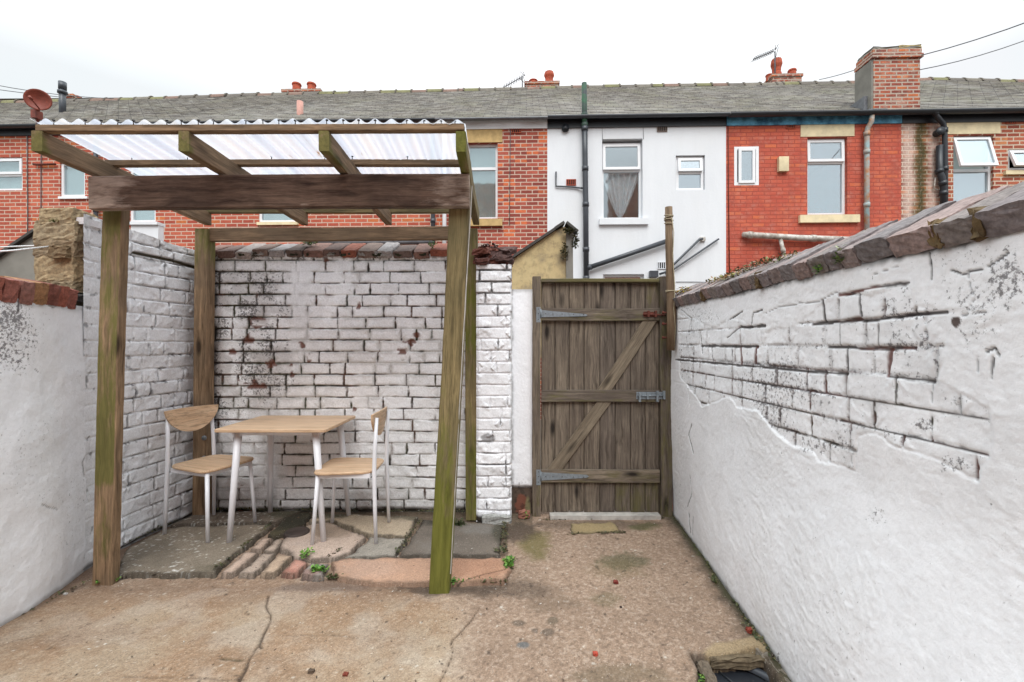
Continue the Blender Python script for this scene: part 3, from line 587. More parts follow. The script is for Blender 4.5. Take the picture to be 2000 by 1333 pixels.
# ---- left wall: rendered near part, painted brick far part
def lx(Y): return sum(np.interp(np.asarray(Y)+o_, [-1, 1.9, 2.35, 2.62, 2.95, 3.6], [-2.33, -2.33, -2.36, -2.47, -2.505, -2.43]) for o_ in (-.14, -.07, 0, .07, .14))/5
ys = axis([(-1.0, 1.6, .05), (1.6, 2.62, .007)]); vs_ = axis([(-.03, 1.515, .007)]); U, Vv = np.meshgrid(ys, vs_, indexing='ij')
Ys = np.maximum(U, .5); px = VX+F*lx(U)/Ys; py = VY-F*(Vv-CH)/Ys
n = fbm(U*2.5, Vv*2.5, 60); m_ = fbm(U*9, Vv*9, 61); e = fbm(U*35, Vv*35, 62)
C = np.ones(U.shape+(3,))*PWR*1.0; H = .03*(n-.5)+.006*(m_-.5)+.0015*(e-.5)
sp = ss(.56, .64, sn(U, Vv, 50, 3)*.6+.4*m_)*ss(1.2, .3, np.hypot((px-20)/70, (py-650)/90)+.5*(m_-.5))
C = mixc(C, sp*.12, S(110, 104, 110, .6)); C = mixc(C, ss(1.1, .7, np.hypot((px-33)/3, (py-597)/14)+.5*(e-.5)), S(70, 60, 70, .6))
for pl in ([(75, 585), (105, 600), (150, 585)], [(175, 625), (192, 630)], [(70, 720), (76, 727)], [(80, 985), (110, 995)], [(172, 880), (160, 905), (164, 930)], [(170, 850), (178, 870)], [(175, 1040), (165, 1090)]):
    dd = polyd(px+5*(m_-.5), py+5*(e-.5), pl); mm = ss(1.6, .6, dd); C = mixc(C, mm*.6, S(90, 84, 84, .6)); H -= .004*mm
C = mixc(C, ss(.035, .0, Vv+.03*(m_-.5))*.6, S(120, 108, 96, .6)); C = mixc(C, ss(1.47, 1.51, Vv+.04*(m_-.5))*.35, S(80, 76, 84, .6))
wl = thing('side_wall', 'low smooth white rendered wall on the left with red brick edge coping', 'wall', (-2.36, 2.0, 0))
grid_mesh('wall_face', lx(U)+H, U, Vv, C, M['render'], wl, (-2.36, 2.0, 0), grm=.95*ss(1.25, .2, np.hypot((px-15)/80, (py-660)/100)+.9*(m_-.5))+.3*ss(.55, .7, n), extra=core(-2.68, -2.56, -1, 2.6, -.1, 1.51, (.4, .2, .15)))
mb = MB(); y = 1.55
cols = [S(160, 100, 88, .75), S(168, 100, 84, .75), S(150, 92, 80, .7), S(176, 130, 92, .75), S(150, 104, 94, .7)]
y = 2.53
for k in range(40):
    wd = random.uniform(.070, .082)
    if y < .2: break
    rough(mb, (lx(y)-.085, y-wd/2, 1.565+random.uniform(-.004, .006)), (.22, wd-.006, .11), cols[k % 5], 4, .0035, (random.uniform(-.03, .03), R(10), random.uniform(-.03, .03)), 300+k, rnd=.15)
    y -= wd
mb.box(-2.6, -2.42, -.6, 2.53, 1.50, 1.57, c=S(90, 76, 70, .55)); mb.build('coping', M['stone'], wl)
leafcols = [S(110, 140, 50, .7), S(80, 116, 36, .7), S(140, 150, 70, .7)]
# taller painted brick part
ys = axis([(2.61, 3.56, .0055)]); vs_ = axis([(-.03, 2.055, .0055)]); U, Vv = np.meshgrid(ys, vs_, indexing='ij')
C, H, J, d, bid, med, e1, big, dhn, dvn, op = wall_face(U, Vv, 71, .094, .22, -.035, jw=.0045, depth=.012, base=PWR*.97)
px = VX+F*lx(U)/U; py = VY-F*(Vv-CH)/U; J = J*ss(2.72, 2.86, U+.1*(med-.5)); H = H*(.35+.65*ss(2.72, 2.86, U))
C = mixc(C, J*.8, S(70, 58, 54, .55)); C = mixc(C, ss(.58, .66, sn(U, Vv, 34, 3)*.6+.4*med)*ss(.02, .008, np.minimum(dhn, dvn))*.6, DARK)
pl = [(262, 494), (330, 508), (383, 523)]; mm = ss(4, 2, polyd(px, py, pl)); C = mixc(C, mm, S(84, 74, 48, .5)); H -= .012*mm
C = mixc(C, ss(2.03, 2.05, Vv+.03*(e1-.5))*.3, GRIME); C = mixc(C, ss(.03, 0, Vv+.03*(med-.5))*.8, S(54, 46, 38, .5))
topc = 2.05-.03*ss(2.9, 3.4, U)+.012*(fbm(U*8, 0*U, 3)-.5)
Vz = np.minimum(Vv, topc)
wt = thing('brick_side_wall', 'taller white painted brick wall on the left, behind the front post', 'wall', (-2.48, 3.05, 0))
grid_mesh('wall_face', lx(U)+H, U, Vz, C, M['paint'], wt, (-2.48, 3.05, 0), extra=core(-2.69, -2.56, 2.66, 3.75, -.1, 2.01, (.30, .24, .17)))
mb = MB()
# ragged unpainted stone end of the taller wall
TS = [S(176, 158, 128, .78), S(190, 168, 132, .78), S(160, 140, 112, .75)]
for k, (z0, z1, sx, dx) in enumerate(((1.60, 1.66, .16, .03), (1.66, 1.80, .225, .0), (1.80, 1.89, .23, 0), (1.89, 2.0, .235, .002), (1.985, 2.075, .19, .012))):
    rough(mb, (-2.612+dx, 2.675, (z0+z1)/2), (sx, .16, z1-z0+.004), TS[k % 3], 7, .0042, seed=400+k, rnd=.04)
rough(mb, (-2.56, 2.655, 1.82), (.10, .185, .07), S(140, 118, 88, .66), 6, .004, seed=409, rnd=.05)
rough(mb, (-2.56, 2.62, 1.575), (.15, .12, .05), S(92, 88, 86, .6), 4, .006, (0, .25, 0), 415)
leaves(mb, (-2.60, 2.59, 2.0), (.03, .01, .01), 26, .018, leafcols)
mb.build('stone_end', M['stone'], wt)
mb = MB(); 
y = 2.62
while y < 3.5:
    wd = random.uniform(.09, .2); mb.box(lx(y)-.2, lx(y)-.005, y, y+wd-.006, 1.99, 2.035+random.uniform(-.01, .02)-.03*max(0, (y-2.9)/.6), c=(.70, .69, .72)); y += wd
mb.build('coping', M['paint'], wt)
# ---- right wall: old brick above, thick broken render below
ys = axis([(-.6, .7, .04), (.7, 1.0, .01), (1.0, 2.0, .0042), (2.0, 3.46, .006)]); vs_ = axis([(-.03, 1.6, .005)]); U, Vv = np.meshgrid(ys, vs_, indexing='ij')
Yq = np.maximum(U, .5); px = VX+F*1.2/Yq; py = VY-F*(Vv-CH)/Yq
C, H, J, d, bid, med, e1, big, dhn, dvn, op = wall_face(U, Vv-.019, 91, .091, .215, -.03, jw=.0040, depth=.0045, base=PWR, jig=.0042, pw=.009, jd=.005)
reg = [(1322, 612), (1400, 640), (1425, 620), (1460, 632), (1490, 650), (1560, 632), (1600, 600), (1660, 572), (1700, 575), (1770, 558), (1785, 600), (1850, 618), (1842, 690), (1825, 745), (1935, 800), (1938, 850), (1912, 938), (1870, 920), (1830, 898), (1770, 880), (1730, 862), (1720, 848), (1672, 846), (1666, 918), (1640, 905), (1604, 903), (1590, 880), (1545, 868), (1505, 835), (1482, 800), (1440, 795), (1425, 775), (1372, 792), (1330, 735)]
# organic outline in wall coordinates
rw = [((1.2*F/(x-VX)), CH+(VY-y)/F*(1.2*F/(x-VX))) for x, y in reg]
sd = sdpoly(U+.03*(med-.5)+.012*(e1-.5), Vv+.03*(fbm(U*14, Vv*14, 77)-.5)+.012*(fbm(U*40, Vv*40, 78)-.5), rw)
inn = ss(-.004, .006, sd)
soft = ss(.50, .62, fbm(U*3.5, Vv*5, 93))*ss(640, 560, py-(px-1500)*.0)          # thinly covered patches higher up
faint = ss(1.56, 1.40, Vv)*ss(.75, .95, Vv)*(px < 1860)
vis = np.maximum(inn, .15*faint)
Jr = np.maximum(J, ss(.0048, .0015, np.minimum(dhn, dvn+.001))*ss(1.215, 1.19, Vv))*inn*np.maximum(ss(1.24, 1.20, Vv), .85*ss(.46, .56, fbm(U*4, Vv*5, 55)))
n = fbm(U*2.2, Vv*2.2, 95); sw = fbm(U*9+3*fbm(U*3, Vv*3, 96), Vv*14+5*fbm(U*2.5, Vv*3, 97), 98); swf = fbm(U*38+9*n, Vv*64+12*n, 99, 3)
Hr = .016*(n-.5)+.0032*(sw-.5)+.0022*(swf-.5)*(.4+1.2*ss(.4, .6, n))
low = ss(0, .05, -sd)*ss(1.35, 1.0, Vv)                      # the thick render stands proud below
H2 = H*vis*1.0+Hr*(1-inn)+.0026*ss(-.0, -.006, sd)*ss(1.22, 1.12, Vv+.06*(n-.5))+.002*ss(0, -.01, sd)
C2 = np.ones(U.shape+(3,))*PWR; C2 = mixc(C2, ss(.52, .7, n)*.07, S(205, 200, 190, .9)); C2 = mixc(C2, ss(.55, .75, swf)*.05, GRIME)
C = C*inn[..., None]+C2*(1-inn[..., None])
jc = np.ones(C.shape)*np.array(S(60, 54, 52, .6)); jc = mixc(jc, ss(.45, .62, fbm(U*4, Vv*7, 17)+.12*(dvn < dhn))*.85, S(122, 62, 46, .65)); jc = mixc(jc, ss(.56, .66, fbm(U*6, Vv*6, 19))*.6, S(90, 86, 60, .6))
a = np.clip(Jr*ss(.22, .40, fbm(U*3.3, Vv*3.3, 23)+.08), 0, 1)[..., None]; C = C*(1-a)+jc*a
spk = ss(.54, .62, sn(U, Vv, 48, 3)*.6+.4*fbm(U*9, Vv*9, 5))
C = mixc(C, inn*ss(.02, .003, d)*ss(.4, .6, fbm(U*5, Vv*5, 45))*.3, S(150, 144, 140, .7)); GR = inn*.5*ss(.46, .66, big+.3*(med-.5))+.5*inn*ss(.02, 0, np.minimum(dhn, dvn))+.22*ss(.5, .7, n)
def spot(x, y, rx, ry, am, c=S(84, 80, 86, .6), k=.9):
    global C
    global GR
    r = np.hypot((px-x)/rx, (py-y)/ry); GR = np.maximum(GR, ss(1.25, .2, r+1.3*k*(med-.5)+.4*(fbm(U*20, Vv*20, 7)-.5))*min(1, am*1.25))
spot(1965, 550, 45, 60, .9); spot(1905, 610, 70, 90, .5); spot(1890, 500, 90, 40, .45); spot(1740, 600, 30, 26, .8, S(130, 96, 96, .6)); spot(1815, 600, 20, 14, .5, S(140, 134, 110, .6)); spot(1800, 830, 30, 20, .8); spot(1870, 905, 40, 20, .8); spot(1600, 870, 60, 20, .6); spot(1380, 620, 40, 24, .5); spot(1350, 600, 40, 16, .5); spot(1560, 740, 30, 20, .7); spot(1575, 1285, 8, 22, .9); spot(1720, 1010, 20, 20, .5); spot(1500, 560, 60, 16, .35); spot(1860, 780, 40, 14, .6)
CR = [([(1587, 634), (1640, 629), (1680, 624)], 3.2), ([(1640, 576), (1700, 564), (1775, 553)], 3.2), ([(1685, 628), (1780, 616), (1850, 610)], 2.4), ([(1608, 588), (1611, 628)], 3.4), ([(1680, 576), (1684, 618)], 2.6), ([(1640, 634), (1641, 674)], 1.6), ([(1718, 634), (1715, 678)], 1.6), ([(1617, 678), (1700, 681), (1787, 680)], 3.2), ([(1655, 684), (1652, 735)], 2.2), ([(1738, 684), (1735, 733)], 5.0), ([(1738, 735), (1825, 746)], 3), ([(1822, 748), (1820, 790)], 1.2),
      ([(1860, 528), (1880, 536), (1930, 520), (1968, 495)], 1.6), ([(1890, 530), (1905, 585), (1890, 620)], .9), ([(1862, 620), (1930, 612)], 1.2), ([(1943, 700), (1941, 740)], 1.6), ([(1930, 690), (1945, 682), (1955, 695)], 2.0), ([(1911, 705), (1912, 728)], 1.2), ([(1817, 495), (1820, 545)], 1.8), ([(1710, 535), (1755, 522)], 1.2), ([(1497, 612), (1530, 598), (1600, 590), (1640, 568)], .9),
      ([(1447, 640), (1495, 637)], 3), ([(1370, 676), (1480, 678)], 2.4), ([(1445, 680), (1448, 710)], 4.2), ([(1476, 680), (1474, 710)], 4.6), ([(1467, 640), (1472, 612), (1490, 606)], 1.6), ([(1420, 660), (1445, 640)], 1.4), ([(1425, 625), (1450, 608)], 1.4), ([(1368, 650), (1372, 690)], 1.4), ([(1390, 680), (1392, 705)], 1.4), ([(1430, 678), (1430, 706)], 1.4), ([(1330, 605), (1350, 622), (1345, 650)], 1.2), ([(1320, 703), (1420, 712), (1540, 722), (1655, 732)], 1.6),
      ([(1352, 830), (1346, 850), (1352, 870), (1356, 885)], 1.8), ([(1345, 760), (1348, 790)], 1.2), ([(1350, 930), (1354, 965), (1345, 990)], 1.3), ([(1348, 1005), (1352, 1040)], 2.4), ([(1358, 1010), (1357, 1045)], 1.8), ([(1665, 905), (1662, 870)], 1)]
for pl, wd in CR:
    wl_ = [((1.2*F/(x-VX)), CH+(VY-y)/F*(1.2*F/(x-VX))) for x, y in pl]; ww = wd*1.2/(pl[0][0]-VX)
    dd = polyd(U+.012*(fbm(U*16, Vv*16, 31)-.5), Vv+.010*(fbm(U*16, Vv*16, 32)-.5), wl_); w_ = ww*(.25+1.0*sn(U, Vv, 18, 33)); mm = ss(w_*1.7, w_*.8, dd)
    cc = np.ones(C.shape)*np.array(S(66, 58, 56, .6)); 
    if wd > 3: cc = mixc(cc, ss(.4, .55, fbm(U*8, Vv*8, 34)) if wd < 4 else np.full(U.shape, .9), S(124, 66, 52, .65))
    aa = (mm*(.5 if wd < 1.3 else .92))[..., None]; C = C*(1-aa)+cc*aa; H2 = H2-.005*mm
r = ss(1.0, .8, np.hypot((px-1870)/10, (py-628)/14)+.6*(e1-.5)); C = mixc(C, r*(py > 618), S(110, 96, 92, .6))
# fallen edge under the coping, dirty foot
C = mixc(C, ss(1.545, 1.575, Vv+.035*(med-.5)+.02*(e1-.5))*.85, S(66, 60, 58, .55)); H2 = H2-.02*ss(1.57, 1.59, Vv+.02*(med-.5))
C = mixc(C, ss(.035, .0, Vv+.03*(med-.5))*.75, S(96, 90, 74, .6))
batter = wallx(U)*(1-ss(0, .9, Vv))+1.2*ss(0, .9, Vv)
wr = thing('rendered_side_wall', 'long white wall on the right, render broken away to show old brick courses', 'wall', (1.2, 2.0, 0))
grid_mesh('wall_face', batter-H2, U, Vv, C, M['render'], wr, (1.2, 2.0, 0), grm=GR, extra=core(1.25, 1.45, -.6, 3.8, -.1, 1.6, (.4, .2, .16)))
mb = MB(); y = 3.5; k = 0
cols = [S(142, 132, 133, .72), S(152, 138, 136, .72), S(134, 127, 128, .72), S(158, 138, 134, .72), S(146, 136, 133, .72)]
while y > -.5:
    wd = random.uniform(.072, .1) if y > 1.6 else random.uniform(.1, .17); dz = random.uniform(-.006, .006)
    def shear(q, s=.0): return q
    f = 1.0
    # front block with upright face, sloping back block behind it
    gap = random.random() < .12
    rough(mb, (1.29, y-wd/2, 1.658+dz), (.255, wd-(.012 if gap else .005), .070), cols[k % 5], 6, .0028, (random.uniform(-.02, .02), -R(27), random.uniform(-.02, .02)), 500+k, rnd=.08, cv=.08)
    if gap or y < 1.5 and random.random() < .5: rough(mb, (1.20, y-wd-.0, 1.605), (.06, .03, .075), S(122, 100, 66, .6), 4, .008, seed=600+k)
    y -= wd; k += 1
mb.box(1.235, 1.44, -.5, 3.5, 1.58, 1.655, c=S(88, 78, 72, .55)); mb.build('coping', M['stone'], wr)

def L2_(a, b, t): return a+(b-a)*t
# ================================================================== plants, chips
M['stem'] = matt('brown stem', S(120, 84, 70, .6), .8, .3, 20, .2)
def plant(name, c, rad, n, size, cols, label, cat='weed', group=None, up=.7):
    mb = MB(); leaves(mb, c, rad, n, size, cols, up=up); return tag(mb.build(name, M['leaf'], None, loc=tuple(Vector(c)-Vector((0, 0, rad[2])))), label, cat, group)
g1 = [S(110, 160, 60, .7), S(76, 128, 40, .7), S(140, 180, 80, .7)]; g2 = [S(96, 104, 60, .6), S(70, 90, 44, .6), S(120, 110, 70, .6)]; g3 = [S(150, 110, 90, .6), S(130, 120, 70, .6), S(176, 150, 110, .7), S(112, 128, 60, .6)]
plant('weed', G(622, 1122)+Vector((0, 0, .025)), (.05, .03, .022), 150, .024, g1, 'bright green weed tuft at the front edge of the red setts')
plant('weed', G(598, 1093)+Vector((0, 0, .035)), (.03, .05, .016), 70, .020, g1, 'light green weed growing in the joint between setts and pinkish slab')
plant('weed', G(650, 1131)+Vector((0, 0, .012)), (.05, .015, .01), 60, .017, g2, 'low olive weed trailing right of the bright green tuft')
plant('weed', G(994, 1106)+Vector((0, 0, .025)), (.025, .06, .02), 130, .022, g1, 'green weed along the right end of the orange pink slab')
plant('weed', G(884, 1141)+Vector((0, 0, .015)), (.06, .02, .014), 90, .018, g1, 'small green weed at the foot of the leaning front post')
plant('weed', G(950, 1138)+Vector((0, 0, .01)), (.12, .015, .008), 100, .014, g2, 'thin line of weeds along the front of the orange pink slab')
plant('weed', G(893, 1030)+Vector((0, 0, .03)), (.06, .04, .022), 110, .024, [S(60, 76, 34, .6), S(80, 84, 44, .6)], 'dark weed between the two right pergola posts')
plant('weed', G(975, 1083)+Vector((0, 0, .03)), (.05, .03, .008), 60, .016, g2, 'olive weed at the back corner of the orange pink slab')
plant('weed', G(1027, 1014)+Vector((0, 0, .03)), (.02, .02, .03), 50, .02, g1, 'small weed by the bare brick left of the gate')
plant('weed', G(227, 1134)+Vector((0, 0, .01)), (.015, .01, .008), 22, .016, g1, 'tiny weed at the right foot of the front left post')
plant('weed', G(191, 1142)+Vector((0, 0, .01)), (.012, .008, .006), 16, .014, g1, 'tiny weed at the left foot of the front left post')
plant('weed', G(1398, 1136)+Vector((-.01, 0, .01)), (.01, .05, .012), 50, .016, g2, 'dark weeds along the foot of the right wall')
plant('weed', G(1452, 1301, -.06)+Vector((0, 0, .02)), (.035, .015, .018), 44, .022, g1, 'fresh green weed growing over the gully')
plant('weed', G(1371, 1328, -.02), (.012, .012, .015), 20, .02, g1, 'green sprig at the left edge of the gully')
plant('weed', G(1470, 1240)+Vector((0, 0, .012)), (.01, .08, .012), 50, .015, g2, 'olive weeds between the gully and the right wall')
plant('wall_plant', (-1.60, BY+.06, 2.10), (.07, .04, .022), 120, .022, [S(140, 150, 60, .7), S(110, 130, 50, .7)], 'yellow green plant on top of the back wall coping', 'plant')
plant('wall_plant', (-.62, BY-.0, 2.07), (.04, .04, .018), 60, .02, g1, 'small green plant on the back wall coping by the rear post', 'plant')
plant('wall_plant', (-.16, PY+.12, 2.02), (.08, .06, .05), 90, .03, [S(120, 76, 70, .6), S(140, 90, 84, .6), S(90, 70, 60, .6)], 'dry reddish creeper on top of the painted pier', 'plant')
plant('wall_plant', (-2.44, 1.98, 1.56), (.02, .05, .012), 60, .016, leafcols, 'pale green moss plant on the left coping bricks', 'plant')
def wallpt(x, y, X=1.19): Y = X*F/(x-VX); return Vector((X, Y, CH+(VY-y)/F*Y))
plant('wall_plant', wallpt(1641, 500, 1.175), (.012, .022, .032), 110, .018, [S(70, 84, 48, .6), S(100, 120, 60, .7), S(180, 190, 150, .8)], 'dark leafy tuft hanging from the right coping', 'plant')
plant('wall_plant', wallpt(1600, 522, 1.18), (.010, .018, .024), 60, .016, g1, 'small green sprig under the right coping', 'plant')
plant('wall_plant', (1.31, 2.42, 1.715), (.06, .34, .022), 420, .02, g3, 'reddish and yellow stonecrop sprawling along the right coping', 'plant')
plant('wall_plant', (1.26, 2.72, 1.69), (.05, .2, .02), 200, .02, [S(160, 160, 70, .7), S(130, 120, 60, .6), S(180, 140, 90, .7)], 'yellow green stonecrop cushion on the right coping', 'plant')
plant('wall_plant', Vector((1.24, 3.32, 1.68)), (.05, .14, .03), 160, .02, [S(170, 150, 60, .7), S(120, 130, 60, .6), S(190, 130, 60, .7)], 'yellowish stonecrop at the gate end of the right coping', 'plant')
mb = MB()
for (x, y, s, c, lb) in ((1203, 1140, .024, S(150, 60, 50, .65), 'dark red brick chip in the middle of the floor'), (1163, 1281, .020, S(200, 84, 64, .7), 'bright red brick chip near the front of the floor'), (674, 1322, .020, S(150, 70, 52, .65), 'red brick chip at the bottom of the picture'), (1466, 1236, .03, S(176, 76, 56, .65), 'red brick piece against the right wall foot'), (607, 1316, .022, S(110, 92, 76, .6), 'brown pebble on the concrete near the front'), (495, 1119, .0, None, ''), (1213, 1188, .010, S(70, 46, 42, .6), 'small dark pebble beyond the front of the gate'), (497, 1121, .03, S(205, 198, 190, .8), 'white paint flake against the front setts'), (126, 1163, .016, S(215, 210, 205, .8), 'white paint flake by the left wall foot')):
    if not lb: continue
    m1 = MB(); rough(m1, G(x, y)+Vector((0, .005, s*.25)), (s, s*.8, s*.6), c, 4, s*.08, seed=int(x)); tag(m1.build('brick_chip' if 'brick' in lb else ('paint_flake' if 'flake' in lb else 'pebble'), M['stone'], None, loc=tuple(G(x, y))), lb, 'debris')
# scattered leaf litter and grit that nobody could count
mb = MB(); lr = random.Random(4)
for k in range(620):
    x = lr.uniform(0, 1500); y = lr.uniform(1000, 1333); g = G(x, y)
    if lr.random() < .5: g = G(lr.gauss(820, 160), lr.gauss(1140, 30)) if lr.random() < .5 else G(lr.uniform(300, 1000), lr.gauss(1012, 8))
    if g.x > wallx(g.y)-.01 or g.x < -2.4 or g.y > 3.5: continue
    z = .03 if (g.y > 2.58 and g.x < 0) else .004
    s = lr.uniform(.002, .0085); a = lr.uniform(0, 6.3); d = Vector((math.cos(a), math.sin(a), lr.uniform(-.1, .4)))*s; p = Vector((-d.y, d.x, lr.uniform(-.2, .3)*s)).normalized()*s*.35
    q = Vector((g.x, g.y, z)); mb.add([q-d, q+p, q+d, q-p, q+Vector((0, 0, s*.3))], [(0, 1, 4), (1, 2, 4), (2, 3, 4), (3, 0, 4)], c=lr.choice([S(90, 60, 44, .6), S(70, 50, 40, .6), S(150, 110, 70, .7), S(60, 48, 40, .6), S(210, 205, 196, .8)]))
tag(mb.build('leaf_litter', M['leaf'], None), 'scattered dark leaf fragments and grit over the yard floor', 'litter', kind='stuff')
mb = MB(); lr = random.Random(12); mcol = [S(70, 78, 36, .6), S(92, 96, 48, .6), S(56, 60, 34, .55), S(112, 106, 62, .6), S(84, 66, 46, .6)]
LN = [((420, 1000), (930, 1004), .5), ((234, 1072), (388, 1004), .35), ((0, 1222), (176, 1134), .25), ((1322, 1012), (1545, 1333), .45), ((650, 1128), (985, 1137), .6), ((985, 1134), (1002, 1090), .9), ((985, 1086), (985, 1025), .7), ((425, 1116), (532, 1026), .35), ((775, 1087), (828, 1014), .4), ((640, 1094), (700, 1060), .25), ((1060, 1016), (1300, 1012), .3), ((1110, 1043), (1222, 1041), .4), ((232, 1122), (424, 1122), .2)]
for (a_, b_, dn) in LN:
    A_, B_ = G(*a_), G(*b_); nn_ = int((B_-A_).length*dn*1100)
    for _ in range(nn_):
        t = lr.random(); 
        if fbm(t*9, a_[0]*.13, 5) < .42: continue
        q = L2_(A_, B_, t)+Vector((lr.gauss(0, .009), lr.gauss(0, .009), .004+(.018 if a_[1] < 1118 and a_[0] < 990 else 0)))
        leaves(mb, q, (.006, .006, .003), 1, lr.uniform(.007, .019), mcol, up=.5, rnd=lr)
tag(mb.build('joint_moss', M['leaf'], None), 'moss and tiny weeds along the paving joints and wall feet', 'moss', kind='stuff')
# gully in the right corner
gc = G(1452, 1350, -.058); gr = thing('drain_gully', 'black drain gully with round rim in a hole by the right wall', 'drain', (gc.x, gc.y, -.08))
mb = MB(); n_ = 40; ring = [(.165, -.02), (.165, .012), (.158, .018), (.145, .018), (.138, .010), (.136, .0)]
vs = [(gc.x+r_*math.cos(2*math.pi*k/n_), gc.y+r_*math.sin(2*math.pi*k/n_), gc.z-.004+z_) for r_, z_ in ring for k in range(n_)]
mb.add(vs, [(i*n_+k, i*n_+(k+1) % n_, (i+1)*n_+(k+1) % n_, (i+1)*n_+k) for i in range(len(ring)-1) for k in range(n_)], smooth=True); mb.build('rim', M['grey_plastic'], gr)
mb = MB(); vs = [(gc.x, gc.y, gc.z-.002)]+[(gc.x+.135*math.cos(2*math.pi*k/n_), gc.y+.135*math.sin(2*math.pi*k/n_), gc.z-.008) for k in range(n_)]
mb.add(vs, [(0, 1+k, 1+(k+1) % n_) for k in range(n_)], smooth=True)
for a in (0, 1.57, 3.14, 4.71):
    d = Vector((math.cos(a+.4), math.sin(a+.4), 0)); mb.tube([gc+d*.02+Vector((0, 0, .0)), gc+d*.13+Vector((0, 0, -.004))], .004, 6)
mb.build('cover', M['black_plastic'], gr)
mb = MB(); a, b = G(1375, 1296, -.01), G(1398, 1345, -.01); mid = (a+b)/2; rough(mb, mid+Vector((-.0, 0, -.03)), (.045, (b-a).length+.05, .06), S(140, 124, 106, .6), 6, .006, (0, 0, math.atan2(-(b-a).x, (b-a).y)), seed=77); mb.build('side_stone', M['stone'], gr)
mb = MB(); a, b = G(1385, 1284, -.0), G(1492, 1278, -.0); mid = (a+b)/2; rough(mb, mid+Vector((.0, 0, -.025)), ((b-a).length-.01, .03, .04), S(132, 116, 92, .6), 6, .006, seed=78); mb.build('back_stone', M['stone'], gr)
mb = MB(); a, b = G(1500, 1275, -.0), G(1530, 1330, -.0); mid = (a+b)/2; rough(mb, mid+Vector((.015, 0, -.03)), (.05, (b-a).length+.08, .06), S(150, 140, 126, .6), 6, .007, (0, 0, .1), seed=79); mb.build('wall_stone', M['stone'], gr)
# ================================================================== pergola
pg = thing('pergola', 'leaning timber pergola with clear corrugated roof over the small table', 'pergola', (-1.2, 2.9, 0))
def L2(a, b, t): return a+(b-a)*t
# front left post: green front, orange-brown side
def alg_fl(q, n): return (.52 if n.y < -.95 else -.4)+(.12*math.sin(q.z*3.1)) - (.35 if q.z < .55 else 0)
def alg_fr(q, n): return .24-.10*(q.z-1.0)+(.35 if q.z < .35 else 0)+(.16 if n.x < 0 and q.z < 1.2 else 0)+.1*math.sin(q.z*4)-(.22 if q.z > 1.35 else 0)
def alg_rr(q, n): return .34+.1*math.sin(q.z*5)
def alg_rl(q, n): return .5*ss(1.55, 2.1, q.z)-.05+(.1 if q.z < .3 else 0)
board('post', (-2.228, 2.50, -.02), (-2.138, 2.465, 2.16), .108, .056, M['w_raft'], pg, up=(0, 1, 0), alg=alg_fl, ch=.005, jig=.003)
board('post', (-.378, 2.42, -.02), (-.275, 2.47, 2.17), .105, .105, M['w_post'], pg, up=(0, 1, 0), alg=alg_fr, ch=.005, jig=.003)
board('post', (-2.335, 3.44, .0), (-2.315, 3.44, 2.16), .098, .095, M['w_raft'], pg, up=(0, 1, 0), alg=alg_rl, ch=.004)
board('post', (-.298, 3.40, .0), (-.305, 3.44, 2.16), .088, .095, M['w_post'], pg, up=(0, 1, 0), alg=alg_rr, ch=.004)
board('trim', (-.3225, 2.385, .1), (-.2135, 2.43, 2.14), .0045, .02, M['w_white'], pg, up=(0, 1, 0))
# beams
board('beam', (-2.196, 2.385, 2.085), (-.222, 2.385, 2.100), .048, .170, M['w_beam'], pg, alg=lambda q, n: .55*ss(-1.75, -2.15, q.x)+.45*ss(-.62, -.30, q.x)+.25*ss(.25, 0, abs(q.x+1.1))-.05, ch=.004, jig=.002)
board('beam', (-2.27, 3.44, 2.12), (-.33, 3.44, 2.135), .045, .098, M['w_raft'], pg, alg=lambda q, n: 0.0)
# rafters
RX = [(-2.19, -2.305), (-1.515, -1.575), (-.868, -.935), (-.238, -.272)]
for k, (a, b) in enumerate(RX):
    board('rafter', (a, 2.10, 2.235), (b, 3.46, 2.248), .047, .094, M['w_raft'] if k < 3 else M['w_post'], pg, alg=lambda q, n, k=k: (.42 if q.y < 2.13 else 0)+(.22 if n.z < -.3 and q.y < 2.45 else 0)+(.22 if k == 3 else 0)+(.1 if k == 2 and q.y < 2.6 else 0), ch=.003, jig=.002)
# battens and roof sheet
BAT = [(2.125, -2.20, -.222), (2.53, -2.245, -.235), (3.44, -2.33, -.285)]
for k, (y, a, b) in enumerate(BAT):
    board('batten', (a, y, 2.299), (b, y, 2.303), .040, .030, M['w_raft'] if k < 2 else M['w_post'], pg, alg=lambda q, n, k=k: (.15 if k == 2 else -.1), ch=.002, jig=.0015)
PIT = .0765; AMP = .0100; ZS = 2.3265
def sheet_z(x, y): return ZS+AMP*math.cos(2*math.pi*(x)/PIT)
mb = MB(); nx = 27*14; ny = 26; vs = []; g = []
for i in range(nx+1):
    for j in range(ny+1):
        t = j/ny; s_ = i/nx; y = 2.100+t*1.445; x0 = L2(-2.225, -2.35, t); x1 = L2(-.214, -.275, t)
        ph = s_*26.5*2*math.pi; vs.append((L2(x0, x1, s_), y, ZS+.003*math.sin(x0*3+y*4+s_*9)+AMP*math.cos(ph))); g.append((s_*2.0, y, 0))
mb.add(vs, [(i*(ny+1)+j, (i+1)*(ny+1)+j, (i+1)*(ny+1)+j+1, i*(ny+1)+j+1) for i in range(nx) for j in range(ny)], g=g, smooth=True)
m, n, l, p = newmat('translucent corrugated sheet'); n.remove(p); gc_ = attr(n, 'gco', 'Vector')
mp = n.new('ShaderNodeMapping'); l.new(gc_, mp.inputs['Vector']); mp.inputs['Scale'].default_value = (16, .7, 1)
